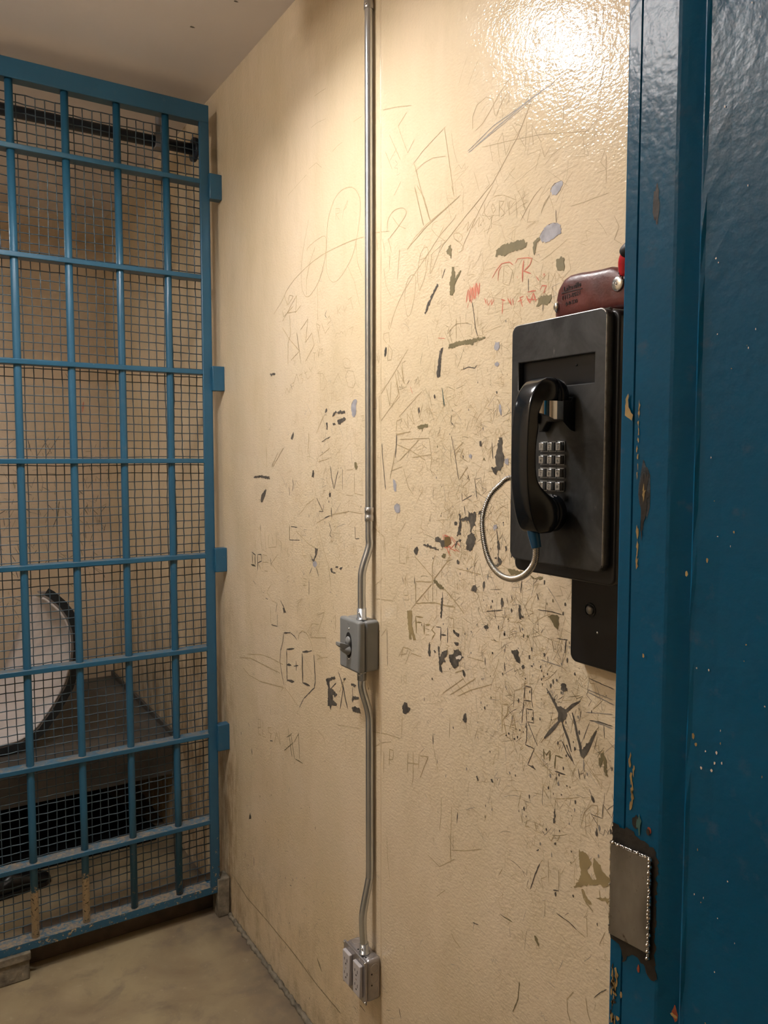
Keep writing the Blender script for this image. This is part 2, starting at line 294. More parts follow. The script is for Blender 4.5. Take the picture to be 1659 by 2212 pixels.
# ------------------------------------------------------------------ the room
# scratches and paint chips on the wall: kind, width, then y z pairs in tenths of a millimetre
WALL = """
s 11 17628 24839 17860 24863 18276 24890
s 9 18470 24184 18105 24191 17636 24117
s 11 16287 23564 15886 23556
s 11 17333 23226 17028 23280 16811 23285
s 12 18609 23200 18178 23230 17882 23019
s 9 18737 23102 19390 22986 19870 22893
s 14 18767 21175 18575 21271 17902 21335 17668 21227 17731 20788 18034 20311 18530 20017 18849 20030 19071 20366 19027 21063 18628 21945
s 14 18784 20033 18778 20452 18581 20830 18266 21175
s 15 17639 21220 17547 21673 17260 22042 16874 22179 16449 22134 16142 21961 15968 21643 16045 21172 16303 20586 16780 20228 17166 20094 17448 20174 17647 20451 17673 20776 17639 21220
s 15 15798 20843 16353 20885 17048 20902 17907 20880 18645 20788 19433 20605 19990 20388 20281 20171 20880 19875
s 13 16199 20862 16100 20318 15900 19981
s 11 17150 21832 17153 21548
s 11 17178 21839 16958 21781 16959 21679 17152 21703 16961 21500
s 11 16770 21681 16609 21740 16556 21876 16770 21681 16825 21517
s 11 16566 20338 16255 19924 16003 19329
s 11 18157 20198 18138 19291
s 11 17116 19483 17062 19265
s 11 16895 19448 17061 19370 16897 19240
s 10 16786 19456 16733 19293 16625 19430
s 11 16571 19549 16360 19590
s 13 16439 19552 16310 19278
s 19 20171 20282 19963 19982 19818 20222 19578 20151 19928 19976
s 18 19374 20145 20294 19587
s 19 20287 19885 20219 19696 19583 19891
s 18 19968 19761 19382 19714
s 17 19113 19844 19450 19696 19374 20145
s 22 20298 19408 19876 19054 19233 18656 19392 19167 19139 18300
s 20 19829 19696 19769 19159 19949 18945 19961 18352
s 18 19199 18652 19783 18453
s 18 19157 19193 18697 19425 18868 18827 18482 19031 18361 18695 18875 18330
s 16 18230 19232 18112 18968 18024 18710
s 16 18230 19232 18018 19147 18111 18996
s 16 17928 19189 17752 18921 17488 19046
k 18 17658 19473 17747 19366 17660 19285
s 16 17631 19254 17514 19317 17429 19184 17633 19120
s 14 18426 18508 18240 18487
s 14 18333 18497 18367 18278
s 14 18147 18559 18119 18363 18025 18600
s 14 18026 18545 17875 18555 17997 18432 17817 18412
s 13 17235 18719 17149 18841 17010 18822
s 11 17010 18796 16900 18860 16791 18767
s 11 16736 18864 16684 18701 16575 18867
s 13 16522 18860 16312 18882 16418 18693
s 16 20156 17559 20045 17732 19906 17572 19797 17743
k 18 19795 17817 19694 17647
s 16 19761 17800 19586 17845
s 16 19727 17738 19588 17757
s 16 19622 17789 19411 18064 19281 17820
s 16 19277 17994 19077 18034 19145 17925 19013 17885 19115 17749
s 15 18944 18108 18753 17863 18561 17932
s 14 18946 18023 18750 18062
s 14 18684 18169 18559 18044 18463 18148
s 13 18186 17954 18033 17996 18008 17524 17828 17511 17648 17689 17883 17927 18186 17954
s 12 17359 17585 17074 17854 16855 17572
s 12 16850 18149 16687 18197 16474 18110 16475 17929 16743 17955 16850 18149
s 12 16582 17888 16318 17838 16215 17599 16320 17453 16584 17499 16690 17768 16582 17888
s 11 17710 17421 17831 17264 17654 17199
s 11 17476 17405 17304 17393
s 11 17390 17399 17421 17158
s 11 17190 17385 17164 17196 16968 17211
k 0 21190 18224 20806 18205 20808 18150 21036 18164 21076 18136 21175 18176
k 0 17775 16932 17744 17012 17685 17050 17644 16994 17715 16942
s 15 17775 16904 17957 16746 18268 16421
s 14 18015 16999 17720 16490
k 0 17367 16804 17337 16884 17194 16957 17138 16914 17252 16853
k 0 17138 16901 16970 16959 16860 16927 16723 16920 16724 16868 16915 16864 17082 16872
k 0 17084 16618 17112 16713 16916 16745 16751 16777 16687 16722 16862 16650 17001 16602
k 0 17368 16655 17254 16664 17197 16622 17340 16600
k 0 17718 16682 17630 16679 17631 16514 17691 16502
g 0 16417 17022 16322 17145 16218 17177 16140 17134 16192 17009 16178 16855 16272 16756 16350 16773 16418 16918
k 13 16428 16970 16401 17072 16322 17145 16218 17177 16166 17110
k 0 19825 16311 19717 16429 19632 16531 19613 16426 19720 16279
k 16 17964 16191 17723 16269 17487 16319
s 23 21519 16169 21488 15833 21496 15512
s 18 21062 15516 20296 16076
s 15 21140 15515 20670 15956
s 14 18710 16461 18751 15916
s 14 18153 15688 17551 15773
s 14 18090 15829 17490 16046
k 0 22502 15184 22372 15237 21868 15263 21304 15242 21266 15163 21626 15171 21953 15196 22374 15177
k 0 21973 14457 21926 14656 21717 14795 21593 14865 21513 14851 21639 14668 21790 14499 21891 14445
k 27 17495 15581 17439 15308 17315 15011 17094 15477
k 17 16871 15507 16874 14999
s 15 16679 15496 16331 15501
s 15 16279 15437 16281 14942 15844 14907
s 14 16710 14885 16334 14874
o 0 16277 15671 16173 15684 16122 15594 16184 15503 16262 15567
k 0 18548 15285 18501 15457 18406 15459 18409 15259
k 24 19740 15199 19673 15050 19747 14867
k 25 20135 15083 20100 15007
k 20 19957 14981 19926 14739
k 25 18290 14750 18045 14534 17912 14401 17880 14599
k 16 18139 14402 17924 14400
s 16 19343 14227 18870 14520 18416 14715
k 33 17458 14538 17449 14290
k 25 17548 14948 17573 14781
k 0 17561 14809 17590 14863 17472 14937 17473 14785
s 13 17390 14363 16550 14494 15871 14470
k 27 22032 13767 21988 13574
s 17 22083 13724 21906 12950
s 17 21693 13558 21612 12980 21904 13029
s 16 21406 13504 21416 13117 20853 13210
s 15 21123 13490 21083 13226
s 15 20844 13590 20853 13210
o 25 19954 13901 19962 13480
k 24 19869 13871 19452 13884
k 20 19962 13487 19294 13540
s 15 19536 13770 18740 13485 18283 13408
s 16 22399 13300 22460 12973
s 15 20756 13446 20488 13358 20539 13091
k 54 22723 12866 22414 12797
k 47 22465 12812 22475 12488
k 55 22788 12472 22424 12454
k 27 22673 12790 22682 12504
k 33 22260 12833 22274 12331
k 27 22260 12833 21988 12862 21963 12667 22267 12572
s 27 22217 12558 21971 12388
s 20 21859 12876 21872 12400
s 20 21859 12876 21518 12873
s 20 21865 12638 21427 12689
s 24 21773 12393 21482 12409
k 26 21281 12821 21239 12594
s 19 20766 12991 21237 12672 20733 12446
k 0 18396 13414 18224 13414 18247 13292 18324 13181 18400 13104 18424 13049 18553 13052 18575 13119 18453 13115 18361 13246
k 23 18666 13213 18477 13060
g 0 18531 13027 18401 13069 18288 13047 18267 12964 18403 12896 18517 12934
k 30 18556 12878 18713 12684
k 35 18327 12905 18254 12811 18181 12683
s 14 19137 13306 19140 13128 18901 13153
s 17 19110 12508 19113 12312 18914 12340
s 14 19110 12508 18871 12522
s 14 19071 12424 18912 12439
k 21 18754 12520 18760 12097
k 24 19237 12169 19197 12139
s 14 19495 11422 19448 11757 19159 11947
k 22 22645 11980 22441 11886
k 29 21697 11575 21503 11565
k 29 21890 11724 21791 11719
s 19 22034 11902 21991 11669
s 18 21252 12051 21595 11768 21170 11559 20845 11553
k 19 20845 11553 20944 11248
k 33 20615 11665 20394 11530 20309 11375
k 0 20440 11485 20350 11500 20221 11390 20398 11341
k 27 19918 11330 19877 11263
s 21 21317 11380 21329 10870
k 20 20834 11228 20843 10843
k 28 21282 10839 20843 10862
s 13 21759 11070 21728 10399
s 15 18307 11628 17861 11790 18275 11147
s 15 18854 11088 18577 11370 18160 11411
s 15 18615 11398 18660 10966 17796 11137 17763 10802
k 22 17361 12058 17348 11977
k 20 17258 11942 17224 11908
s 13 17259 11826 17263 11442
k 25 20411 10734 20461 10496 20629 10194 20682 9875 20571 9555 20399 9214
k 38 20411 10753 19928 10857
k 25 19928 10846 19674 10803 19524 10722
s 19 19466 10752 19380 10933 19174 11063 18894 11027 18662 10860 18511 10608
k 35 18489 10543 18454 10304 18407 9821 18486 9624
s 20 20399 9175 19877 9007 19499 8848
k 35 18447 9652 18801 9400 19124 9170
k 24 19124 9170 19416 8834
k 50 20217 10300 20200 9377
k 62 20216 10312 19697 10444
k 68 20208 9860 19903 9926
k 74 20200 9416 19715 9498
k 36 19602 10117 19582 9845
k 32 19757 9934 19437 10022
k 60 19201 10425 19182 9593
k 60 19184 10457 18783 10557
k 24 18942 10498 18587 10627
k 66 19182 9593 18734 9632
s 15 19185 10392 18597 9969
s 25 23201 9530 21993 9772 21403 9813 20475 9815
s 25 23879 9268 22933 9463 22001 9479 20663 9514
s 25 23605 9007 23059 8881 22117 8904 20445 9145
s 16 18320 10579 18022 10557 17693 10636
s 16 18322 10438 18022 10564
s 16 20675 8951 20445 9145
k 0 17808 10020 17735 10072 17308 10227 17274 10168 17485 10089 17592 10039 17558 9860 17417 9862 17174 9790 17313 9686 17418 9726 17419 9590 17176 9554 17246 9468 17492 9417 17529 9270 17599 9371 17707 9358 17680 9863
k 28 17631 9773 17240 10075
k 33 17134 10403 16965 10210 16879 10000 17039 9457
k 43 16898 10194 16846 10041 16767 9797 16636 9569
s 22 16764 10325 17070 9884
k 0 16864 10285 16730 10334 16731 10284 16831 10243
k 0 16469 10235 16404 10267 16213 10283 16277 10218 16437 10194
k 21 16405 10186 16387 9899
k 0 16419 9890 16374 9967 16088 10010 16088 9962 16342 9878 16375 9805 16420 9792
k 0 16427 9676 16247 9742 16058 9746 16008 9648 16184 9598 16408 9584
s 19 21983 8287 21934 8240
k 22 19544 8687 19528 8617
s 27 22409 7634 22202 7694 22157 7461 22417 7363
s 27 22358 7608 22370 7190 22114 7207
s 27 21999 7712 22012 7218 21761 7254
s 26 21360 7699 21605 7606 21559 7478 21365 7497 21467 7265
k 31 21468 7245 21226 7309
s 26 21131 7291 20982 7654 20711 7346 20794 7750
k 22 23196 7300 23058 7192
o 30 20157 8019 19911 7259
o 30 19985 7919 19739 7241
o 27 20252 7723 19898 7946
o 28 20440 7277 19816 7707
o 29 19470 8114 19417 7349
o 24 19773 7720 19471 8077
o 29 19696 7274 19195 7312
s 15 18272 8514 17973 8465 17828 8231
s 13 17215 9003 16574 9127 15998 9267
s 11 16774 8835 16743 8445
k 27 22916 6536 22868 6361
k 18 17366 11490 17367 11423
k 33 22958 6527 22911 6333
k 0 23216 4103 23190 4242 23101 4342 23031 4178
k 29 24347 4003 24305 3886
s 18 21702 5927 21759 5624
s 13 17347 7864 17244 7765
k 25 23892 3150 23929 3068
k 31 23622 2807 23593 2645
k 33 22853 2998 22841 2684
k 30 22412 3048 22330 3043
k 30 22445 2613 22395 2552
k 20 20142 3359 20011 3383
k 24 19057 3909 19008 3914
k 26 21754 2008 21715 1987
k 26 21182 2456 21069 2452
o 58 18420 2127 18269 1994 18119 1880
k 20 17813 2595 17807 2527
s 19 19581 1125 19567 979
s 18 17726 1841 17729 1588
s 15 18657 2990 18200 2614
k 19 19038 1439 18838 1405
k 21 18178 1354 18065 1349
k 21 16090 2212 15808 2205
k 17 16380 1997 16251 1977
o 23 24831 1498 24240 1415 23447 1314 22584 1358 21869 1390 21094 1389 20181 1408 19326 1387 18524 1330 17768 1349 17056 1367
k 15 16435 3954 16402 3904
s 15 18273 14083 17707 14278 17273 14382 16603 14472
s 15 18216 14034 17883 13408 17610 13022 17506 12544
k 29 17459 14536 17445 14295
k 27 17818 14245 17542 14327
k 22 17598 14157 17465 13962 17547 13827 17440 13772
k 21 16261 14142 16238 13853 16045 13870
k 17 16557 13936 16532 13888
k 0 17529 12954 17420 12993 17394 12906 17234 12914 17287 12869 17475 12883
k 0 17286 13035 17179 13073 17074 13073 17153 13025
k 0 17074 13035 16918 13092 16867 13085 16971 12997
s 12 15330 14409 15110 14033 14894 13664 14894 13550
s 12 14312 13835 14033 13852
s 13 14292 13826 14291 13483 14051 13506
s 13 14052 13631 13895 13648
s 15 14012 13668 14012 13493
k 15 14189 13207 14129 13038
s 15 14189 13185 14049 13027 14070 13222 13951 13019
s 15 14128 12906 14108 12798 13950 12822 13970 12928
s 15 14128 12695 13930 12726 13931 12803
s 12 15377 12818 14980 13070
s 12 15333 12543 14555 12606
k 14 14808 11911 14786 11084
s 12 15068 11699 14829 11930
s 13 14326 11393 14144 11635 13926 11669 14024 11526 14265 11452
s 11 13848 11653 14063 11272
s 11 14203 10993 14202 10812
s 11 14122 10900 14102 11017 14023 11036 14014 10859 14122 10900
k 0 14173 10300 14100 10410 13981 10443 13961 10381 13842 10346 13940 10241 14059 10173 14140 10173
g 0 14517 14696 14375 14781 14274 14753 14265 14633 14334 14585 14456 14600
k 14 14517 14696 14375 14785 14274 14753
s 12 14435 14401 14374 14560
s 11 14272 14170 14035 14407
O 0 13969 12489 13813 12515 13792 12169 13637 11915 13733 11874 13791 12016 13829 11876 13907 11883 13908 12059
s 13 14547 21405 14258 21630
s 13 15365 20824 15102 20788 14695 20704
s 13 14745 20546 14303 20751 14067 20895 14091 21002 14256 21083 14547 21095 14770 20971 14795 20767
s 13 14596 20979 14351 20737 14066 20604
s 12 14999 20604 14896 20290
s 12 14770 20578 14619 20230
s 12 15259 20692 15207 20384
s 12 14694 20194 14719 19910
s 12 14302 20238 14397 19586
s 13 14947 19956 14845 19564 14643 19304
s 19 13747 21382 13566 20914 13409 20506
s 19 13657 21381 13390 21038 13172 20520
s 15 14018 20150 13742 20339 13300 20504 12715 20642 12185 20777
s 14 12479 21043 12378 20796
s 14 14693 18611 14494 18951 14156 19310 13693 19630 13253 19909 12875 20161 12433 20360 12316 20446
s 12 12875 20161 12712 20335
s 11 12669 20019 12751 20085 12958 20205 13128 20365 13086 20475 12919 20481
s 11 12669 20019 12872 19851 13122 19542 13186 19505 13124 19881 12669 20019
s 12 13556 19230 13625 19516 13560 19876 13428 20045 13275 20036 13252 19811 13380 19445 13556 19230
s 12 14108 19071 14085 19349 13969 19557 13807 19602 13693 19504 13736 19161 13873 18829 14012 18799 14108 19071
s 11 13560 19851 13296 19845
s 10 12350 19992 12195 19910 12119 19985 12235 20081 12391 20094 12350 19992 12156 19856 12078 19747 12231 19712
s 10 12120 20099 11933 20212 11969 20063 11750 20233 11821 20072 11605 20219 11639 20050 11462 20161
s 11 11227 20684 11571 20387 11821 20117 12042 19876 12154 19718
s 10 11466 20424 11463 20249 11321 20103 11185 20155
s 10 11273 20308 11222 20359 11152 20233 11219 20186 11273 20308
s 10 11053 20378 11048 20077
s 10 11053 20356 10919 20320 11017 20240 10882 20099 11015 20069
s 9 10788 20285 10783 20031
s 9 10626 20241 10753 20171
s 10 11224 20489 10954 20436 10595 20253
s 10 10493 19854 10311 20054 10132 20208 9957 20299
s 9 9977 19865 9893 20023 9751 20122
g 0 9766 20166 9697 20225 9585 20251 9502 20256 9479 20182 9554 20107 9637 20061 9722 20091
k 12 9765 20126 9753 20202 9669 20256 9502 20262
g 0 10014 19472 9942 19556 9827 19628 9684 19636 9543 19578 9480 19494 9525 19418 9651 19388 9792 19357 9938 19379
k 12 10014 19472 9942 19556 9827 19628 9684 19636 9543 19582
k 10 9626 19834 9616 19616
o 0 10162 19426 10117 19456 9999 19489 9983 19445 10072 19415 10085 19307 10113 19211 10143 19238
o 0 11139 19399 11124 19514 11006 19553 10874 19566 10678 19553 10394 19540 10355 19469 10300 19477 10344 19385 10548 19388 10773 19395 10903 19359 11004 19402
o 0 9599 18943 9600 19022 9476 19055 9420 19024 9412 18905 9429 18811 9499 18834 9583 18881
o 0 12635 19823 12500 19933 12435 19826 12465 19646 12525 19717
o 0 12520 19211 12462 19317 12443 19477 12364 19462 12343 19248 12169 19376 12142 19348 12284 19213 12341 19131 12340 19014 12418 18939 12506 18961 12499 19089
k 19 12664 19498 12765 19328
k 0 13367 18739 13225 18950 12930 19263 12888 19231 13118 18981 13332 18721
o 17 12072 19196 12041 19144
r 15 10172 19163 10295 19209 10545 19241 10608 19170
r 31 10387 19187 10415 19006 10412 18818
r 23 10172 19183 10231 19072 10384 19000 10198 18922
r 16 11236 19037 11101 19163 10968 19244 10770 19235 10655 19159
r 16 11064 18961 11050 19132 10967 19201
s 11 10901 19188 10929 18893 10763 18820 10670 19056 10802 19189 10901 19188
r 23 10556 18950 10539 18905
r 18 9912 18826 9884 18861 9854 18825 9897 18803
r 18 10076 18857 9999 18762
r 23 9981 18596 9924 18667 9821 18648 9892 18540 9834 18570
R 51 11972 18743 11936 18920 11871 18737 11863 18998 11786 18746 11752 19023 11701 18754 11661 19028 11622 18786 11589 19026
r 20 11991 18723 11918 18962 11833 18697 11807 18987 11730 18748 11690 19034 11608 18817 11581 19014
r 17 11915 18710 11952 18625
r 25 11442 18722 11387 18601
r 16 11371 18687 11334 18571 11231 18664 11247 18557 11162 18652
r 28 10975 18621 10858 18580
r 24 10924 18591 10937 18355
r 24 10792 18611 10692 18467 10727 18600
r 24 10662 18589 10643 18459
r 27 10532 18504 10406 18525
r 23 10376 18583 10470 18557 10404 18399
r 31 10314 18572 10219 18432 10131 18581 10067 18427
r 23 10284 18629 10071 18612
r 23 10282 18504 10038 18463
k 14 10267 18853 10256 18624
k 17 11804 18715 11745 18479 11705 18224 11630 18055
o 0 10022 18399 10009 18479 9920 18504 9717 18489 9687 18424 9800 18322 9932 18364 10066 18345
k 13 9891 18519 9900 18237
o 0 12536 17922 12529 18017 12213 18037 11539 18021 11396 18014 11414 17982 11720 17964 11756 17912 12057 17948
w 26 12329 17981 11794 17951
k 0 12936 17493 12887 17683 12855 17850 12794 17964 12703 17966 12772 17841 12791 17601 12818 17409 12893 17391
g 0 11149 17817 11116 17890 11014 17877 10989 17798 11062 17719 11131 17748
g 0 11127 17506 11059 17532 11007 17483 11041 17442 11127 17473
r 12 12900 18183 12652 18139
s 13 12531 18267 12294 18375 11911 18344
s 13 12295 18493 12291 18094
s 12 12531 18267 12409 18014
s 11 12179 18522 12138 18283
s 11 12129 17443 12129 17490 12052 17483
k 17 12053 17552 12052 17483 11901 17514 11714 17473 11641 17523
k 0 11085 16994 11051 17003 11040 16958 11074 16949
g 0 10996 16745 10962 16766 10910 16653 10932 16544 10977 16612
k 0 13026 17057 12984 17079 12966 17004 13009 16982
k 0 13588 16815 13543 16851 13520 16761 13565 16712
K 18 12746 17184 12681 16913 12660 16815
s 15 14819 18307 14973 18434 14947 18538 14743 18538 14692 18292
s 15 14793 17929 14743 18271 14592 18120 14642 17940 14793 17929
k 0 14922 18158 14870 18260 14819 18227 14855 18043 14906 18022
s 15 15262 18115 15156 17912 15130 18100
s 14 14693 18584 14768 18674 14693 18717 14743 18804
s 18 15157 17145 14492 17660 13963 18100
s 18 15157 17145 15105 16592 14742 16848 14294 17116 14492 17660
s 18 14844 17341 14691 16927 14641 17460
s 17 14492 17660 14343 17172 14691 16873
s 17 14295 17379 14393 17703 14102 17364 14247 17768
s 17 14150 17420 14199 17815 14056 17853
k 14 13913 17426 14007 17356
s 15 14342 16669 13455 17162
s 15 14440 16380 14415 16592 14196 16637 14292 16482 14147 16372
s 15 14148 16635 13956 16418 14005 16733 13724 16488 13817 16750
s 15 13634 16869 13542 16635 13409 16907
r 13 13889 17296 13796 17134
s 11 13728 17334 13592 17476 13545 17269
k 25 14415 16326 14429 16139
s 17 14439 16300 14003 16341
o 0 13586 16394 13609 16459 13451 16479 13230 16483 13229 16433 13495 16391
k 12 12435 16635 12433 16419
k 17 12433 16491 12353 16416
k 14 12724 17061 12681 16816
s 10 11831 21862 11834 22096 11717 22255 11438 22294 11256 22197 11207 21928 11162 21855
s 10 11759 21808 11524 21871 11343 22005 11079 22214 10823 22362
s 10 11162 21855 10989 22070 10819 22170 10816 21950
S 14 11972 21514 11249 21718 10521 21788 10161 21839 9706 21870
S 20 11947 21477 11158 21659 10399 21796 9968 21856
S 10 11707 21531 10983 21653 10239 21789
s 11 11542 21448 10805 21317 9992 21151 8912 20834
s 12 12805 19934 12082 20314 11234 20725 10595 21302 10239 21789
s 13 13785 21854 13434 22001 12665 22210
s 14 12718 22213 12581 21634 12391 20818
s 17 13755 21845 13517 21257 13197 20564
s 15 13723 21348 13425 20524
s 15 14020 20171 13310 20464 12187 20776
s 9 12660 21644 13094 21750 13433 21745 13724 21673
s 12 14989 23360 14403 23213 13850 23036
s 13 14030 22978 14371 22803 14151 22397 13997 22133 13757 22331
s 13 14724 22756 14275 22072
s 13 14889 22453 14593 21969
s 13 14723 22178 14401 22379
s 10 10904 19483 10817 19436
s 9 9299 19800 9021 19789 8496 19790
s 8 11335 21465 11239 21095
s 10 11061 21096 11110 21391 10980 21514 10887 21096 10762 21276
s 9 10725 21563 10385 21071 10353 21514
s 9 10185 21032 10231 21391 9990 21020
s 9 9989 20968 9908 20759 9760 20893
s 9 9756 20737 9464 20796
s 9 9717 20622 9570 20652
s 11 10678 21302 10474 21449 10683 21576
s 8 8575 20385 8563 19953
s 7 8392 19429 8293 19239 8382 19070 8225 18963
s 8 11461 20676 11324 20723 11419 20922
s 9 9968 19912 9781 20097
k 26 15026 16121 15000 15790 14947 15515 14869 15076
g 0 14563 15331 14487 15305 14412 15199 14412 15065 14487 15049 14547 15168
g 0 14511 14681 14486 14751 14362 14792 14278 14721 14278 14614 14361 14576 14461 14603
k 12 14511 14709 14412 14784 14288 14748
k 29 14415 16285 14429 16085 14463 15790
s 19 14415 16285 13862 16349
s 17 14414 16085 13860 15947 13313 15740
s 17 13539 16175 14290 15737
s 16 13095 15866 13813 15791
s 15 14292 16189 13184 16193 13094 15791 13136 15565
s 16 14664 15491 14193 15605
s 17 14144 15552 13951 15161 13763 15010
s 16 14689 15328 14538 15709 14488 15951
k 0 11101 15792 11051 15926 10986 16147 10902 16168 10884 16079 10899 15969 10838 15770 10860 15659 10943 15559 11029 15569 11062 15479 11150 15544 11203 15611 11047 15635
g 0 10828 15770 10729 15792 10727 15661 10810 15682
g 0 11862 15850 11805 15873 11749 15826 11785 15780 11842 15791
o 0 11436 15746 11393 15796 11357 15735
k 0 11549 16102 11495 16107 11494 15998 11541 16010
k 16 11192 16084 11153 15769
k 14 12431 16225 12307 15863 12183 15361
s 17 12348 15911 12036 16098
s 17 11917 15721 12149 15815 12035 15980
s 17 12164 15362 11897 15627
k 17 11688 15420 11608 15004
s 15 12065 15222 11837 15370 11914 15509
k 17 12062 14960 11758 15079
k 22 11913 15392 11837 15370
k 20 12083 15126 12061 14936
k 22 12003 14867 11962 14679
k 19 11942 14609 11883 14518
k 0 12321 14511 12273 14543 12214 14519 12233 14464 12301 14459
k 0 12176 14702 12117 14694 12116 14598 11981 14642 11866 14662 11886 14779 11810 14736 11642 14770 11633 14630 11676 14557 11638 14501 11732 14482 11768 14374 11817 14358 11807 14477 11865 14591 12096 14563 12094 14383 12152 14306 12231 14251 12193 14424 12143 14548
k 0 11561 14763 11477 14802 11451 14735 11475 14652 11512 14685 11513 14742 11568 14728
k 0 11936 14133 11900 14280 11787 14365 11674 14346 11635 14232 11689 14110 11801 13999 11896 14006
k 0 12249 14153 12092 14203 12072 14181 12190 14146 12288 14027 12297 14099
k 0 12953 14164 12825 14188 12740 14133 12636 14130 12634 13993 12739 13996 12782 14079 12888 14082 12952 14088
Q 0 12657 14215 12451 14220 12430 14087 12531 14003 12635 14018 12636 14142
r 35 12657 14239 12431 14197 12430 14087
r 26 12608 14268 12572 14012 12489 13909 12423 13842
r 23 12634 13993 12429 14026 12489 13872
r 18 12699 14261 12656 14140 12719 14085
r 17 12411 14223 12289 14100 12429 13989 12247 13958
r 21 12533 14151 12457 13986
r 17 12411 14236 12090 14047
r 17 12288 14003 12128 13946
k 0 13391 13971 13302 13992 13235 14011 13081 13975 12908 13954 12823 13937 12844 13910 13037 13928 13212 13949
k 0 13734 13820 13688 13890 13595 13912 13558 13837 13618 13745 13701 13757
o 0 12737 13821 12675 13877 12592 13874 12591 13812 12653 13773 12729 13784
k 0 12233 13765 12198 13806 12138 13764 12165 13705 12213 13714
g 0 11134 14505 11117 14563 11031 14580 11013 14525 11081 14452
k 0 11009 14266 10974 14292 10928 14206 10937 14115 10972 14134 10970 13998 10866 13920 10899 13848 10984 13793 11106 13824 10968 13863
k 0 10802 14184 10752 14211 10734 14135 10784 14108
k 0 11091 13951 11021 13981 11021 13936
k 21 11029 14490 10991 14267
k 18 13388 13531 13710 13704
s 19 13710 13704 12989 13311
s 21 12488 13761 12989 13311
s 20 12950 13811 13056 13596 13029 12808
o 0 13011 13296 12946 13310 12817 13233 12648 13194 12647 13124 12774 13126 12902 13184 12989 13235
s 21 12648 13169 12237 12934 11959 12748
s 22 13659 12708 13075 13185
s 19 13661 13170 13076 13236
s 19 13661 13170 13659 12708
s 28 13659 12695 12985 12815 12276 12829
s 18 13385 12934 13205 12806 13206 13038
k 19 13708 13282 13698 13099
s 17 12201 13355 12199 13184
s 19 13846 12518 13612 12742
k 21 12701 13086 12687 12912 12726 12528
k 0 12738 12955 12667 12966 12686 12812 12726 12528 12760 12547
O 0 13989 12467 13798 12525 13797 12152 13655 11912 13748 11893 13844 12035 13891 11865 13939 12125
O 46 13657 12417 13632 12049
O 46 13657 12417 13382 12438
O 37 13610 12292 13426 12326
O 37 13336 12342 13334 12081
O 36 13291 12298 13113 12331
O 36 13290 12220 13156 12219
O 36 13289 12089 13156 12115
O 36 12982 12329 13068 12236 12937 12184 13067 12029
k 30 12917 12328 12746 12347
k 35 12746 12347 12756 12066
k 35 12744 12195 12556 12220
k 21 12508 12392 12513 12065
s 17 12477 12597 12313 12601 12311 12379
k 0 12331 12363 12271 12374 12170 12332 12131 12339 12150 12262 12230 12283 12310 12305
k 0 12309 12119 12228 12148 12140 12141 12156 12089 12248 12082
k 0 13167 11879 13132 11964 13100 11738 13130 11627 13197 11717
k 0 12999 11811 12956 11833 12904 11806 12956 11769
k 0 12836 11948 12785 11933 12783 11729 12636 11888 12520 11938 12531 11835 12614 11716 12571 11675 12676 11626 12739 11561 12674 11448 12695 11405 12781 11449 12803 11572
k 0 12469 11823 12306 11908 12307 11970 12147 12029 12067 11984 12047 11915 11980 11905 12065 11813 12144 11783 12163 11668 12263 11608 12385 11654 12448 11728
w 0 12265 11843 12145 11894 12047 11903 12085 11833 12225 11802
k 0 12016 11640 11965 11640 11925 11552 11944 11503 12003 11533
k 0 13061 11214 13026 11236 13008 11201 13047 11179
s 17 12262 11521 11985 11648
k 0 11754 13249 11717 13338 11643 13379 11593 13308 11640 13218 11716 13243
k 0 11410 13369 11397 13464 11361 13488 11359 13376 11394 13278
k 0 10888 13171 10872 13241 10838 13247 10819 13137 10862 13039
k 16 10737 13262 10702 13178
k 19 10611 13337 10570 13243
k 26 10333 13631 10361 13408
k 0 10412 13180 10357 13189 10345 13026 10281 13015 10280 12971 10385 12942 10403 13049
k 18 9955 13468 9892 13349
k 15 11306 12919 10834 13021
k 16 11069 13005 11045 12825
k 16 10696 12819 10647 12873
k 0 11374 12626 11302 12663 11230 12630 11265 12588 11356 12588
k 16 10950 12705 10959 12657
k 19 10383 12832 10358 12704
k 15 9836 12804 9792 12855
s 13 11173 12408 10928 12411
k 15 11103 12434 10997 12409
k 0 10594 12333 10424 12380 10391 12343 10422 12291 10356 12217 10354 12129 10436 12155 10520 12248
k 25 11330 12036 11320 11885
k 21 10778 12066 10755 11901
k 18 10135 12332 10103 12295
k 18 9769 12454 9738 12418
k 20 10101 12186 10069 12150
k 20 10290 12121 10273 12081
k 22 9825 12238 9817 12176
k 19 9720 12273 9704 12223
s 17 12488 13736 12449 13987
s 15 11871 11929 11347 11950
s 15 12244 13618 11479 13593
s 15 11585 13274 11396 12857
s 17 13842 11578 13422 11589
s 15 14230 11385 14132 11653 13842 11659
k 12 12015 14270 11977 14321
k 0 12192 14351 12094 14335 12093 14287 12211 14277
s 18 15431 14204 14947 14018 14869 13663
o 0 10720 13786 10451 13805 10247 13781 10133 13766 10246 13722 10628 13703
o 0 10132 13746 9964 13729 9800 13784 9813 13730 9908 13712 10019 13712 10075 13709
o 0 9679 13127 9441 13168 9414 13116 9423 12925 9489 12951 9597 13064
k 15 9925 13181 9573 13202 9339 13195
k 12 9931 13453 9923 13337
k 36 9291 12791 9202 12795
k 43 9240 12792 9261 12562
k 15 9459 12776 9253 12785
S 36 9175 12693 8999 12665 8804 12624
k 17 9124 12666 8925 12653
k 15 10147 13046 10118 13021
k 18 9835 12789 9781 12848
k 19 10374 12786 10343 12711
k 0 10604 12314 10411 12365 10381 12331 10409 12275 10349 12227 10356 12135 10451 12154 10513 12242
k 0 9773 12452 9733 12465 9723 12405 9767 12395
